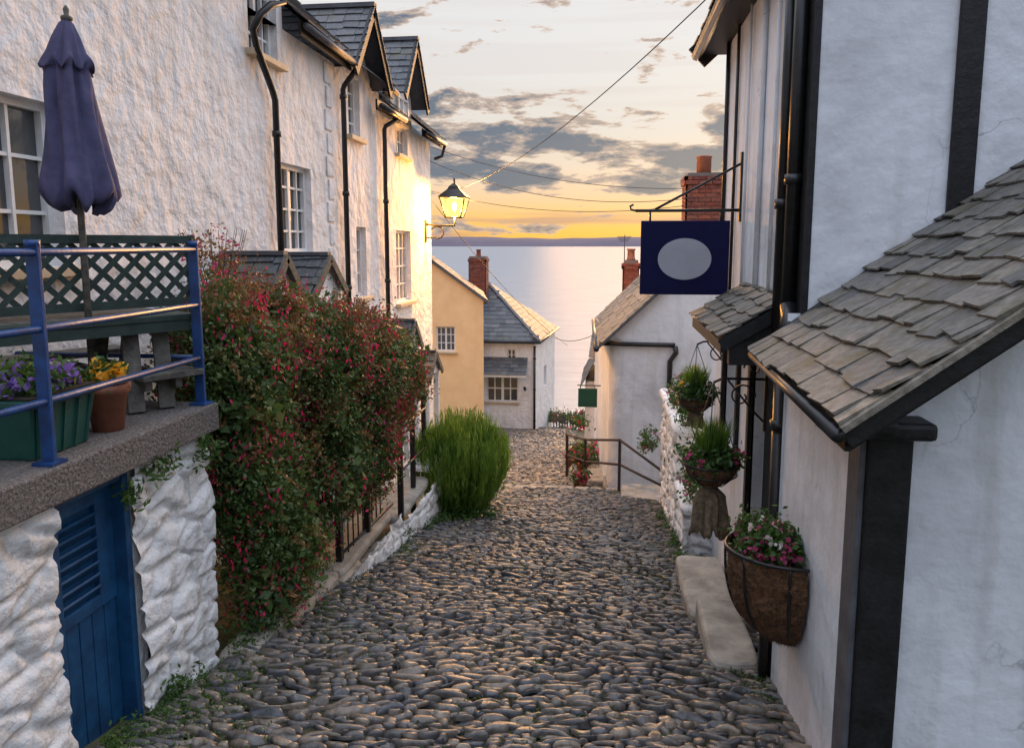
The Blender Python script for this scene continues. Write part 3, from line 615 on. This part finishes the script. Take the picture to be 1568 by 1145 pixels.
# ------------------------------------------------------------ yellow cottage, white hipped house
yc=group('yellow_cottage'); FY=Fr((0,25,0),(1,0,0),(0,-1,0))
wy=(-5.72,-5.05,-3.6,-2.75)
facade('front_wall',FY,-10,-4.08,-8,-1.78,[wy],YEL,yc); window(FY,*wy,4,3,yc,sill=True)
mesh('gable',[(-10,25,-1.78),(-4.08,25,-1.78),(-7,25,.3)],[(0,1,2)],YEL,yc)
mesh('side_wall',[(-4.08,25,-8.5),(-5.0,29.8,-8.5),(-5.0,29.8,-1.78),(-4.08,25,-1.78)],[(0,1,2,3)],YEL,yc)
slates('roof_slates',(-3.92,24.9,-1.86),(-.95,4.8,0),(-3.1,-.1,2.2),.3,.25,SLATE,yc); slates('roof_slates_back',(-10.1,24.9,-1.86),(-.95,4.8,0),(3.1,0,2.2),.4,.4,SLATE,yc)
beam('verge',(-3.90,24.88,-1.9),(-7,24.88,.31),.04,.1,SOOT,yc)
hw=group('white_hipped_house'); FH=Fr((0,30.5,0),(1,0,0),(0,-1,0))
o1=(-4.0,-3.65,-4.75,-4.25); o2=(-4.85,-3.55,-6.45,-5.35)
facade('front_wall',FH,-7,-2.88,-9,-3.85,[o1,o2],STUC,hw); window(FH,*o1,2,2,hw,sill=False); window(FH,*o2,4,2,hw,bar=.05)
FS=Fr((-2.88,30.5,0),(.1,1,0),(1,-.1,0)); o3=(2.2,2.8,-6.2,-5.3)
facade('side_wall',FS,0,5,-10,-3.85,[o3],STUC,hw); window(FS,*o3,2,3,hw,sill=False)
c1,c2,c3,rg=V((-2.68,30.25,-3.9)),V((-2.3,35.7,-3.9)),V((-8,30.25,-3.9)),V((-5.3,33,-1.6)); rg2=V((-9,33,-1.6))
mesh('roof_deck',[c3,c1,rg,rg2,c2],[(0,1,2,3),(1,4,2)],SOOT,hw)
U=c1-c3; vv=V((0,2.75,2.3)); LVv=vv.length
slates('front_slates',c3+V((0,0,.03)),U,vv,.3,.24,SLATE,hw,clip=lambda s,t: s< U.length-(t/LVv)*2.62)
U2=c2-c1; mid=rg-(c1+U2*.5); n2=U2.length
slates('hip_slates',c1+V((0,0,.03)),U2,mid,.3,.24,SLATE,hw,clip=lambda s,t:(t/mid.length)*n2/2<s<n2-(t/mid.length)*n2/2)
beam('hip_ridge',c1+V((0,0,.05)),rg+V((0,0,.06)),.14,.07,SOOT,hw)
tube('gutter',[c3+V((0,-.05,-.02)),c1+V((.05,-.05,-.02)),c2+V((.08,0,-.02))],.06,BLKM,hw)
downpipe(hw,-2.86,30.42,-8,-4.1,.05)
slates('bay_slates',(-5.3,29.85,-5.22),(2.15,0,0),(0,.62,.62),.25,.18,SLATE,hw); box('bay_fascia',-5.3,-3.15,29.87,29.95,-5.32,-5.22,WHT,hw)
tube('street_wall_lamp',[(-3.25,30.4,-5.9),(-3.25,30.25,-5.8)],.06,BLKM,hw)
chimney(hw,-5.45,32.2,.75,-2.6,-.55,1,BRICKI)
gt=group('garden_gate')
for k in range(9): box('picket',-2.2+k*.12,-2.15+k*.12,32.2,32.23,-8.3,-7.3+.05*math.sin(k),GREYW,gt)
box('rail',-2.25,-1.1,32.23,32.26,-7.6,-7.52,GREYW,gt)
eb=group('lane_end_shrubs'); bushlet(eb,[(-1.6,33,-7.7,.7,.4,.28),(-.7,32,-7.4,.6,.4,.4),(-2.3,34,-7.8,.5,.4,.25)],3500,.05,LEAF,.08,25,RED,30,.05)

# ------------------------------------------------------------ right cottage with gable and chimneys
rc=group('white_gabled_cottage')
FR=Fr((.02,13.45,0),(1,-.18,0),(-.18,-1,0))
facade('gable_wall',FR,.32,2.9,-6,-1.7,[],STUC2,rc)
vs=[];fs=[]; RR=.34
for k in range(11):
    a=math.pi/2*k/10; vs+=[FR.p(RR-RR*math.sin(a),-6,-RR+RR*math.cos(a)),FR.p(RR-RR*math.sin(a),-1.7,-RR+RR*math.cos(a))]
for k in range(10): fs.append((2*k,2*k+1,2*k+3,2*k+2))
mesh('rounded_corner',vs,fs,STUC2,rc,True)
e0=FR.p(0,-6,-RR); mesh('street_wall',[e0,(-.25,18.2,-7),(-.25,18.2,-1.7),(e0.x,e0.y,-1.7)],[(0,1,2,3)],STUC2,rc)
mesh('gable',[FR.p(.32,-1.7,0),FR.p(2.9,-1.7,0),FR.p(1.42,-.35,0),FR.p(.1,-1.6,0)],[(0,1,2,3)],STUC2,rc)
slates('roof_slates',(-.12,13.35,-1.8),(-.15,5.2,0),(1.5,-.2,1.5),.24,.18,SLATEN,rc)
slates('roof_slates_back',(2.95,12.95,-1.75),(0,5.4,0),(-1.5,.2,1.45),.3,.3,SLATE,rc)
mesh('deck',[(-.12,13.35,-1.83),(-.27,18.55,-1.83),(1.25,18.3,-.33),(1.4,13.15,-.33)],[(0,1,2,3)],SOOT,rc)
beam('verge',(-.14,13.33,-1.82),(1.42,13.1,-.3),.05,.05,SOOT,rc)
tube('gutter',[FR.p(-.12,-1.74,.06),FR.p(1.2,-1.72,.06)],.04,BLKM,rc,10)
tube('downpipe',[FR.p(1.2,-1.74,.06),FR.p(1.22,-1.85,.06),FR.p(1.12,-2.0,.06),FR.p(1.1,-5,.06)],.045,BLKM,rc)
tube('side_gutter',[(-.16,13.3,-1.83),(-.3,18.5,-1.83)],.05,BLKM,rc)
chimney(rc,1.7,14.2,.68,-1.2,1.2,1)
lathe('clay_pot_tall',[(.13,0),(.13,.3),(.15,.32),(.11,.34)],(1.7,14.2,1.23),TERR,rc,16)
rc2=group('slate_roofed_cottage')
box('walls',-.22,3,18.6,24,-8,-2.6,STUC2,rc2)
slates('roof_slates',(-.4,18.5,-2.75),(0,5.6,0),(1.5,0,1.55),.26,.2,SLATE,rc2); slates('gable_hip_slates',(-.35,18.45,-2.72),(3,0,0),(0,1.2,1.6),.26,.2,SLATEN,rc2,clip=lambda s,t: t<s and t<3-s)
mesh('deck',[(-.4,18.5,-2.78),(-.4,24.1,-2.78),(1.1,24.1,-1.22),(1.1,18.5,-1.22),(2.7,18.5,-2.78)],[(0,1,2,3),(0,3,4)],STUC2,rc2)
chimney(rc2,.62,20,.42,-1.9,-.45,1)
tube('tv_aerial',[(.45,20,-.4),(.45,20,.25)],.012,BLKM,rc2,5)
for k in range(5): tube('aerial_rod',[(.25+.02*k,20,.2-.03*k),(.62-.02*k,20.1,.2-.03*k)],.006,BLKM,rc2,4)
slates('lean_to_slates',(-.62,19.2,-3.65),(0,3.2,0),(.45,0,.85),.25,.2,SLATE,rc2); box('lean_to',-.5,-.2,19.3,22.2,-8,-3.5,STUC2,rc2)
gs=group('green_hanging_sign'); box('board',-.53,-.15,15.0,15.04,-3.24,-2.86,M('green_sign_paint',(.015,.10,.06),None,.5,5,None),gs,.01); tube('arm',[(-.55,15.02,-2.8),(-.08,15.02,-2.8)],.012,BLKM,gs)
for xx in(-.48,-.2): tube('hook',[(xx,15.02,-2.8),(xx,15.02,-2.87)],.006,BLKM,gs)
hr=group('iron_handrail'); pts=[(1.0,11.7),(.27,12.75),(-.35,14.2),(-.76,15.4),(-.9,18.0)]
hp=[(x,y,g1(x,y)) for x,y in pts]
for x,y,z in hp: box('post',x-.025,x+.025,y-.025,y+.025,z-.1,z+(.95 if y>12 else .5),RUST,hr,.005)
for dz in(.93,.5): tube('rail',[(x,y,z+(dz if y>12 else dz*.5)) for x,y,z in hp],.022,RUST,hr)
rs=group('stone_steps')
for k in range(5):
    y=13.6+k*.9; x=float(R_(y)); slabstone('step',x,x+1.0,y,y+.85,g1(x,y)-.8,g1(x,y)+.09,SLABM,rs)
slabstone('step',.3,1.1,11.8,12.75,g1(.5,12)-.6,g1(.5,12)+.03,SLABM,rs)
def pot(x,y,z,r,h,fl,mat=TERR,n=700,nf=40):
    p=group('terracotta_pot'); lathe('pot',[(r*.65,0),(r*.9,h*.8),(r,h*.8),(r,h),(r*.85,h)],(x,y,z),mat,p); bushlet(p,[(x,y,z+h+r*.5,r*1.2,r*1.2,r*.8)],n,.03,LEAF2,.04,20,fl,nf,.022); return p
pot(-.42,13.35,g1(-.4,13.3)+.0,.13,.22,RED); pot(-.45,15.6,g1(-.45,15.6)+.1,.14,.25,PINK); pot(-.7,16.6,g1(-.7,16.6)+.1,.15,.25,RED); pot(-.55,17.6,g1(-.6,17.6)+.12,.15,.25,ORNG)
sh=group('doorside_shrubs'); bushlet(sh,[(-.35,16.4,g1(-.4,16.4)+.4,.35,.7,.3),(-.5,15.1,-3.55,.2,.2,.12)],2500,.03,LEAF2,.05,25,RED,30,.03)

# ------------------------------------------------------------ right painted rubble wall with climbing flowers
rw=group('white_rubble_wall'); FW=Fr((.88,0,0),(0,1,0),(-1,0,0))
rubble('street_face',FW,9.0,11.7,-4.6,-2.25,WST,rw,amp=.05,cv=.16,cu=.3); rubble('pier_face',FW,8.0,9.0,-4.2,-2.85,WST,rw,amp=.05)
FW2=Fr((.86,9.0,0),(1,0,0),(0,-1,0)); rubble('pier_end',FW2,0,.33,-4.2,-2.25,WST,rw,amp=.05); FW3=Fr((.86,8.0,0),(1,0,0),(0,-1,0)); rubble('pier_end',FW3,0,.33,-4,-2.85,WST,rw,amp=.05)
for a in(9.0,9.9,10.8): slabstone('coping',.83,1.2,a,a+.88,-2.27,-2.19,WST,rw)
slabstone('coping',.83,1.2,7.98,8.98,-2.87,-2.79,WST,rw)
cl=group('climbing_rose'); bushlet(cl,[(1.0,9.2,-1.95,.15,.35,.3),(.98,8.3,-2.6,.12,.35,.25),(.72,11.8,-3.1,.16,.25,.2),(1.05,10.4,-2.0,.15,.4,.25)],3600,.024,LEAF2,.04,20,PINK,50,.018)
bushlet(cl,[(1.0,9.0,-1.8,.12,.3,.3)],300,.02,LEAF2,.04,20,ORNG,30,.022)

# ------------------------------------------------------------ right timbered house
th=group('timbered_house'); FF=Fr((1.17,0,0),(0,1,0),(-1,0,0))
ops=[(5.25,6.1,-2.7,-.72),(6.75,7.5,-1.9,-.75)]
facade('street_wall',FF,4.6,8.2,-4.5,2.5,ops,STUC2,th); window(FF,6.75,7.5,-1.9,-.75,2,3,th,mat=WHT)
fbox(FF,'door_leaf',5.25,6.1,-2.75,-.72,-.13,-.1,BLK,th)
for a,b,c,d in((5.17,5.25,-2.75,-.64),(6.1,6.18,-2.75,-.64),(5.25,6.1,-.72,-.64),(6.67,6.75,-1.98,-.67),(7.5,7.58,-1.98,-.67),(6.75,7.5,-.75,-.67),(6.75,7.5,-1.98,-1.9)): fbox(FF,'black_surround',a,b,c,d,-.02,.035,BLK,th,.005)
FN=Fr((0,4.6,0),(1,0,0),(0,-1,0)); facade('uphill_wall',FN,1.17,5,-1,2.6,[],STUC2,th)
fbox(FN,'timber',1.885,2.02,.12,2.6,0,.03,BLK,th,.006)
fbox(FF,'corner_timber',4.59,4.86,-.55,2.5,.002,.04,BLK,th,.006)
downpipe(th,1.09,4.74,-.42,2.5,.042); downpipe(th,1.085,4.98,-.55,2.5,.038)
tube('rainwater_shoe',[(1.09,4.74,-.36),(1.09,4.7,-.44),(1.06,4.60,-.50)],.048,BLKM,th)
for y,r in((5.6,.015),(6.1,.02),(6.7,.012),(7.3,.015),(7.9,.02)): tube('painted_conduit',[(1.145,y,-.5),(1.15,y+.02,1),(1.145,y,2.5)],r,STUC2 if y<7 else BLKM,th)
mesh('far_wall',[(1.17,8.2,-5),(5,8.2,-5),(5,8.2,2.5),(1.17,8.2,2.5)],[(0,1,2,3)],STUC2,th)
box('eaves_soffit',.93,1.3,4.2,8.4,1.95,2.03,BLK,th); tube('gutter',[(.9,4.2,1.98),(.9,8.45,1.96)],.055,BLKM,th)
slates('roof_slates',(.88,4.2,2.05),(0,4.25,0),(2.4,0,2.2),.25,.2,SLATE,th)
mesh('roof_deck',[(.88,4.2,2.04),(.88,8.45,2.04),(3.3,8.45,4.24),(3.3,4.2,4.24)],[(0,1,2,3)],BLK,th)
beam('far_verge',(.9,8.44,1.93),(2,8.44,2.95),.04,.25,BLK,th)
cn=group('slate_door_canopy'); slates('slates',(.73,5.0,-.6),(0,1.65,0),(.43,0,.27),.13,.12,SLATEN,cn,jit=1.4); mesh('deck',[(.74,5.0,-.615),(.74,6.65,-.615),(1.165,6.65,-.35),(1.165,5,-.35)],[(0,1,2,3)],BLK,cn)
box('fascia',.74,.77,5.0,6.65,-.7,-.62,BLK,cn); beam('verge',(.74,5.0,-.65),(1.165,5.0,-.39),.03,.08,BLK,cn); box('lintel',.8,1.165,5.02,5.1,-.78,-.62,BLK,cn); mesh('cheek',[(.76,5.03,-.66),(1.165,5.03,-.66),(1.165,5.03,-.40)],[(0,1,2)],BLK,cn)
lt=group('slate_roofed_lean_to'); sl=.755
zr=lambda x: -.355+sl*(x-1.18)
slates('roof_slates',(.82,2.7,zr(.82)),(.04,1.9,0),(2.4,0,2.4*sl),.15,.155,SLATEN,lt,th=.014,lift=.026,jit=1.5)
mesh('roof_deck',[(.83,2.72,zr(.83)-.015),(.88,4.59,zr(.88)-.015),(3.3,4.59,zr(3.3)-.015),(3.3,2.72,zr(3.3)-.015)],[(0,1,2,3)],BLK,lt)
beam('barge_board',(.84,2.73,zr(.84)-.065),(3.3,2.73,zr(3.3)-.065),.035,.08,BLK,lt,bevel=.005)
beam('barge_moulding',(.86,2.82,zr(.86)-.12),(3.3,2.82,zr(3.3)-.12),.12,.04,BLK,lt)
mesh('soffit',[(.84,2.74,zr(.84)-.105),(3.3,2.74,zr(3.3)-.105),(3.3,3.1,zr(3.3)-.105),(.84,3.1,zr(.84)-.105)],[(0,1,2,3)],BLK,lt)
beam('stone_verge',(.82,2.69,zr(.82)-.01),(3.3,2.69,zr(3.3)-.01),.03,.022,SLATEN,lt)
tube('gutter',[(.81,2.70,-.662),(.87,4.62,-.652)],.026,BLKM,lt,10); beam('eaves_board',(.86,2.75,-.69),(.92,4.6,-.68),.02,.08,BLK,lt)
mesh('uphill_wall',[(1.06,3.1,-4),(4,3.1,-4),(4,3.1,zr(4)-.1),(1.06,3.1,zr(1.06)-.1)],[(0,1,2,3)],STUC2,lt)
mesh('street_wall',[(1.06,3.1,-4),(1.06,4.6,-4),(1.08,4.6,-.5),(1.06,3.1,-.5)],[(0,1,2,3)],STUC2,lt)
mesh('return_wall',[(1.06,4.6,-4),(1.2,4.6,-4),(1.2,4.6,-.4),(1.06,4.6,-.4)],[(0,1,2,3)],STUC2,lt)
box('corner_post',1.03,1.2,3.04,3.2,-4,-.72,BLK,lt,.012)
box('corner_post_edge',1.005,1.03,3.06,3.2,-4,-.74,SOOT,lt,.004)
box('post_head',.98,1.25,2.95,3.15,-.74,-.67,BLK,lt,.02); beam('bracket_arm',(1.1,2.98,-.69),(.85,2.98,-.665),.12,.06,BLK,lt,bevel=.02)
downpipe(lt,1.07,4.72,-3.2,-.75,.045)
tube('lower_pipe',[(1.02,4.66,-3.0),(1.02,4.66,-1.9)],.03,BLKM,lt)
sg_=group('hanging_pub_sign'); ys_=7.0
box('board',.30,1.08,ys_-.02,ys_+.02,-.45,.21,NAVY,sg_,.006)
el=[(.69+.235*math.cos(a),0,-.13+.185*math.sin(a)) for a in np.linspace(0,2*math.pi,64,endpoint=False)]
for yy in(ys_-.026,ys_+.026): mesh('ellipse_panel',[(x,yy+d,z) for d in(-.003,.003) for x,_,z in el],[tuple(range(64)),tuple(range(64,128))]+[(k,(k+1)%64,64+(k+1)%64,64+k) for k in range(64)],SIGNW,sg_)
tube('bar',[(.25,ys_,.30),(1.17,ys_,.30)],.014,BLKM,sg_); tube('stay',[(.42,ys_,.31),(1.17,ys_,.71)],.011,BLKM,sg_)
tube('curl',[(.25,ys_,.30),(.21,ys_,.31),(.2,ys_,.34),(.23,ys_,.355)],.01,BLKM,sg_)
for x in(.38,1.0): tube('hook',[(x,ys_,.31),(x,ys_,.2)],.009,BLKM,sg_)
box('wall_plate',1.15,1.17,ys_-.03,ys_+.03,.2,.8,BLKM,sg_)
def scroll(cx,cy,cz,r,turn,par,sgn=1): tube('scroll',[(cx+sgn*r*(1-t*.75)*math.cos(t*turn),cy,cz+r*(1-t*.75)*math.sin(t*turn)) for t in np.linspace(0,1,26)],.007,BLKM,par,6)
def hbasket(x,y,z,r,armz,fl,spiky,sack):
    p=group('hanging_basket')
    lathe('liner',[(.02,-r*.8),(r*.45,-r*.74),(r*.8,-r*.45),(r,0),(r*.9,0),(r*.8,-.03)],(x,y,z),COIR,p,20,.02,9)
    for zz,k in((0,1.02),(-r*.4,.9)): tube('hoop',[(x+r*k*math.cos(a),y+r*k*math.sin(a),z+zz) for a in np.linspace(0,6.283,28)],.006,BLKM,p,6)
    for k in range(8): a=k*math.pi/4; tube('wire',[(x+r*1.02*math.cos(a),y+r*1.02*math.sin(a),z),(x+r*.88*math.cos(a),y+r*.88*math.sin(a),z-r*.42),(x+r*.5*math.cos(a),y+r*.5*math.sin(a),z-r*.77),(x,y,z-r*.85)],.004,BLKM,p,5)
    for k in range(3): a=k*2.09+.3; tube('chain',[(x+r*math.cos(a),y+r*math.sin(a),z),(x,y,armz)],.004,BLKM,p,5)
    bushlet(p,[(x,y,z+.05,r*1.0,r*1.0,.07)],1900,.022,LEAF2,.03,20,fl,20,.016)
    n=900; az=rng.uniform(0,6.28,n); rr=rng.random(n)*.5; C=np.stack([x+rr*r*np.cos(az),y+rr*r*np.sin(az),np.full(n,z+.1)+rng.random(n)*.05],1)
    dd=np.stack([np.cos(az)*rr,np.sin(az)*rr,np.ones(n)*1.3],1)+rng.normal(size=(n,3))*.15; dd/=np.linalg.norm(dd,axis=1)[:,None]; bb=rng.normal(size=(n,3)); bb-=dd*(dd*bb).sum(1)[:,None]; bb/=np.linalg.norm(bb,axis=1)[:,None]; s=rng.uniform(.05,spiky,(n,1))
    quads('grass',np.stack([C-dd*.02,C+bb*.004,C+dd*s,C-bb*.004],1).reshape(-1,3),NEEDLE,p)
    k_=1.0 if sack else .42; pf=[(.05,.05),(.10,.03),(.085,0),(.05,-.025),(.07,-.05),(.10,-.09),(.108,-.16),(.112,-.24),(.118,-.31),(.128,-.37),(.11,-.38)]; S2=84; vv_=[];ff_=[]
    for i,(rr_,zz) in enumerate(pf):
        for q in range(S2):
            a=2*math.pi*q/S2; w_=min(1,max(0,(i-3)/3)); f_=1+w_*(.20*math.sin(5*a+.35*i)+.16*math.sin(9*a+1-.3*i)+.07*math.sin(19*a))+(.12*math.sin(7*a) if i<3 else 0)
            vv_.append((x+rr_*k_**.5*f_*math.cos(a),y+rr_*k_**.5*f_*math.sin(a)*.75,z-r*.78+zz*k_+(.03*math.sin(5*a+2)+.018*math.sin(13*a) if i>8 else (.02*math.sin(5*a) if i<2 else 0))*k_))
    for i in range(len(pf)-1):
        for q in range(S2): ff_.append((i*S2+q,i*S2+(q+1)%S2,(i+1)*S2+(q+1)%S2,(i+1)*S2+q))
    mesh('hessian_cloth',vv_,ff_,SACK,p,True)
    tube('twine',[(x+.054*k_**.5*math.cos(a),y+.045*k_**.5*math.sin(a),z-r*.78-.025*k_) for a in np.linspace(0,6.283,20)],.007,GREYW,p,6)
    tube('arm',[(x,y,armz),(x+.06,y,armz+.03),(1.17,y,armz+.03)],.01,BLKM,p); scroll(x+.2,y,armz-.1,.1,7,p); scroll(x+.28,y,armz+.11,.07,6,p,-1)
    tube('brace',[(1.17,y,armz-.3),(x+.28,y,armz-.2),(x+.1,y,armz+.02)],.008,BLKM,p); box('plate',1.15,1.17,y-.02,y+.02,armz-.35,armz+.15,BLKM,p)
hbasket(.79,5.6,-1.60,.21,-1.0,PINK,.24,True); hbasket(.90,7.6,-1.50,.19,-.98,WHP,.22,False)
wb=group('wall_flower_basket'); WX,WY,WZ=1.055,4.15,-1.66; vs=[];fs=[]; na,nb=44,26
for j in range(nb+1):
    t=j/nb; rr=(1-t**2.6)**.5; 
    for i in range(na+1):
        a=math.pi*i/na; k=1+.08*noise.noise(V((a*2.5,t*5,0)))+.05*noise.noise(V((a*9,t*15,2)))+.03*noise.noise(V((a*24,t*38,2)))
        vs.append((WX-.36*rr*math.sin(a)*k-.003,WY-.29*rr*math.cos(a)*k,WZ-.54*t+.018*math.sin(a*7)*(1-t)))
for j in range(nb):
    for i in range(na): q=j*(na+1)+i; fs.append((q,q+1,q+na+2,q+na+1))
mesh('coir_liner',vs,fs,COIR,wb,True)
fz=[]
for k in range(2600):
    a=rng.uniform(.05,math.pi-.05); t=rng.random()**.7; rr=(1-t**2.6)**.5; fz.append((WX-.365*rr*math.sin(a),WY-.295*rr*math.cos(a),WZ-.54*t))
quads('coir_fibres',leafquads(np.array(fz),.028,.035),COIR,wb)
mesh('compost',[(WX-.34*math.sin(math.pi*i/16),WY-.27*math.cos(math.pi*i/16),WZ-.03) for i in range(17)],[tuple(range(17))],SOIL,wb)
tube('rim',[(WX-.37*math.sin(math.pi*i/24),WY-.30*math.cos(math.pi*i/24),WZ+.005) for i in range(25)],.011,BLKM,wb)
for a in(.25,.95,1.65,2.3,2.9): tube('strap',[(WX-.372*(1-t**2.6)**.5*math.sin(a),WY-.302*(1-t**2.6)**.5*math.cos(a),WZ-.55*t) for t in np.linspace(0,.75,14)],.008,BLKM,wb,6)
bushlet(wb,[(WX-.15,WY,WZ+.03,.16,.24,.08)],4200,.018,LEAF2,.03,20,PINK,75,.016); bushlet(wb,[(WX-.17,WY-.03,WZ+.1,.12,.16,.05)],60,.02,LEAF2,.03,20,WHP,10,.016)
ds=group('stone_doorstep')
slabstone('slab',.72,1.04,4.75,5.7,g1(.9,5)-.6,g1(.9,5)+.10,SLABM,ds); slabstone('slab',.68,1.15,5.72,6.4,g1(.9,6)-.6,g1(.9,6)+.13,SLABM,ds); slabstone('slab',.72,1.16,6.42,7.4,g1(.9,7)-.6,g1(.9,7)+.12,SLABM,ds)

def cable(a,b,sag,r=.006):
    a=V(a);b=V(b); tube('overhead_cable',[a.lerp(b,t)-V((0,0,sag*4*t*(1-t))) for t in np.linspace(0,1,24)],r,BLKM,None,5)
cable((.95,6.9,2.2),(-3.3,15.9,1.1),.3); cable((-3.65,15.8,.9),(-1.2,24,-3.2),.25,.008); cable((-3.65,15.7,2.0),(1.6,14.2,1.0),.25); cable((-3.65,15.7,1.1),(1.5,14,.7),.25); cable((-3.65,15.6,1.7),(1.5,13.6,.8),.35)
cable((-2.7,31,-3.3),(-.2,19,-2.2),.4,.01)

# ------------------------------------------------------------ world
w=bpy.data.worlds.new('World'); scene.world=w; w.use_nodes=True; n=w.node_tree.nodes; l=w.node_tree.links; n.clear()
out=n.new('ShaderNodeOutputWorld'); tc=n.new('ShaderNodeTexCoord'); sp=n.new('ShaderNodeSeparateXYZ'); l.new(tc.outputs['Generated'],sp.inputs[0])
def ramp(src,st,interp='LINEAR'):
    r=n.new('ShaderNodeValToRGB'); cr=r.color_ramp; cr.interpolation=interp
    while len(cr.elements)<len(st): cr.elements.new(.5)
    for i,(p_,c) in enumerate(st): cr.elements[i].position=p_; cr.elements[i].color=(*c,1)
    l.new(src,r.inputs['Fac']); return r.outputs['Color']
def mr(src,a,b,c,d):
    m=n.new('ShaderNodeMapRange'); m.inputs[1].default_value=a; m.inputs[2].default_value=b; m.inputs[3].default_value=c; m.inputs[4].default_value=d; l.new(src,m.inputs[0]); return m.outputs[0]
def mix(f,a,b,bt='MIX'):
    m=n.new('ShaderNodeMix'); m.data_type='RGBA'; m.blend_type=bt
    for s_,v_ in(('Factor',f),('A',a),('B',b)):
        if hasattr(v_,'links'): l.new(v_,m.inputs[s_])
        elif s_=='Factor': m.inputs[s_].default_value=v_
        else: m.inputs[s_].default_value=(*v_,1)
    return m.outputs['Result']
def mul(a,b):
    m=n.new('ShaderNodeMath'); m.operation='MULTIPLY'; l.new(a,m.inputs[0]); 
    if hasattr(b,'links'): l.new(b,m.inputs[1])
    else: m.inputs[1].default_value=b
    return m.outputs[0]
z=sp.outputs['Z']
west=ramp(z,[(0,(1.0,.48,.10)),(.014,(1.0,.55,.09)),(.036,(1.0,.58,.19)),(.062,(.95,.64,.38)),(.10,(.84,.70,.55)),(.15,(.78,.73,.67)),(.22,(.80,.78,.76)),(.5,(.82,.84,.90))])
east=ramp(z,[(0,(.42,.46,.60)),(.2,(.52,.60,.78)),(.6,(.64,.74,.94))])
sky=mix(mr(sp.outputs['Y'],-.3,.75,0,1),east,west)
mp=n.new('ShaderNodeMapping'); mp.inputs['Scale'].default_value=(4.2,4.2,15); mp.inputs['Location'].default_value=(2.1,.4,.6); l.new(tc.outputs['Generated'],mp.inputs[0])
cn_=n.new('ShaderNodeTexNoise'); cn_.inputs['Scale'].default_value=2.3; cn_.inputs['Detail'].default_value=10; cn_.inputs['Roughness'].default_value=.62; cn_.inputs['Distortion'].default_value=.25; l.new(mp.outputs[0],cn_.inputs['Vector'])
band=ramp(z,[(0,(0,0,0)),(.058,(.0,.0,.0)),(.085,(.85,.85,.85)),(.125,(1,1,1)),(.16,(.72,.72,.72)),(.20,(.0,.0,.0))])
bsep=n.new('ShaderNodeRGBToBW'); l.new(band,bsep.inputs[0])
ca=n.new('ShaderNodeMath'); ca.operation='MULTIPLY_ADD'; l.new(cn_.outputs['Fac'],ca.inputs[0]); ca.inputs[1].default_value=1.9; ca.inputs[2].default_value=-.45
ad=n.new('ShaderNodeMath'); ad.operation='MULTIPLY_ADD'; l.new(bsep.outputs[0],ad.inputs[0]); ad.inputs[1].default_value=.27; l.new(ca.outputs[0],ad.inputs[2])
cf=mr(ad.outputs[0],.62,.70,0,1)
ccol=mix(mr(ad.outputs[0],.64,.84,0,1),(.70,.52,.40),(.11,.155,.22))
sky=mix(mul(cf,.96),sky,ccol)
cn2=n.new('ShaderNodeTexNoise'); cn2.inputs['Scale'].default_value=1.2; cn2.inputs['Detail'].default_value=8
mp2=n.new('ShaderNodeMapping'); mp2.inputs['Scale'].default_value=(2,2,45); l.new(tc.outputs['Generated'],mp2.inputs[0]); l.new(mp2.outputs[0],cn2.inputs['Vector'])
sky=mix(mul(mr(cn2.outputs['Fac'],.50,.62,0,.7),mr(z,.03,.09,1,.12)),sky,(.45,.28,.25))
bst=n.new('ShaderNodeVectorMath'); bst.operation='SCALE'; l.new(sky,bst.inputs[0]); l.new(mr(z,.32,.75,1.0,2.25),bst.inputs['Scale'])  # added boost: overhead sky out of view made unnaturally bright to light the walls
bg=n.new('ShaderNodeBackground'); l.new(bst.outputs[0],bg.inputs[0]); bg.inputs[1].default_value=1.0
st=n.new('ShaderNodeTexSky'); st.sky_type='NISHITA'; st.sun_disc=False; st.sun_elevation=math.radians(9); st.sun_rotation=math.radians(10)
b2=n.new('ShaderNodeBackground'); l.new(st.outputs[0],b2.inputs[0]); b2.inputs[1].default_value=.004
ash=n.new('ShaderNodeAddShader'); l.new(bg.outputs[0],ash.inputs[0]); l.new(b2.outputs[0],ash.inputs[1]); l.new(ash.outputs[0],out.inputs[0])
sd=bpy.data.lights.new('sun','SUN'); sd.energy=3.0; sd.color=(1,.52,.20); sd.angle=math.radians(30); so=bpy.data.objects.new('sun',sd); scene.collection.objects.link(so)
e_,a_=math.radians(9),math.radians(10); S=V((math.sin(a_)*math.cos(e_),math.cos(a_)*math.cos(e_),math.sin(e_))); so.rotation_euler=S.to_track_quat('Z','Y').to_euler()

cd=bpy.data.cameras.new('camera'); cam=bpy.data.objects.new('camera',cd); scene.collection.objects.link(cam); scene.camera=cam
cd.sensor_width=36; cd.lens=26.63; cd.shift_y=-.029; cd.clip_start=.05; cd.clip_end=200000
cam.location=(0,0,0); cam.rotation_euler=(math.radians(82.5),0,math.radians(7.1))
scene.view_settings.view_transform='Standard'; scene.view_settings.look='None'; scene.view_settings.exposure=0
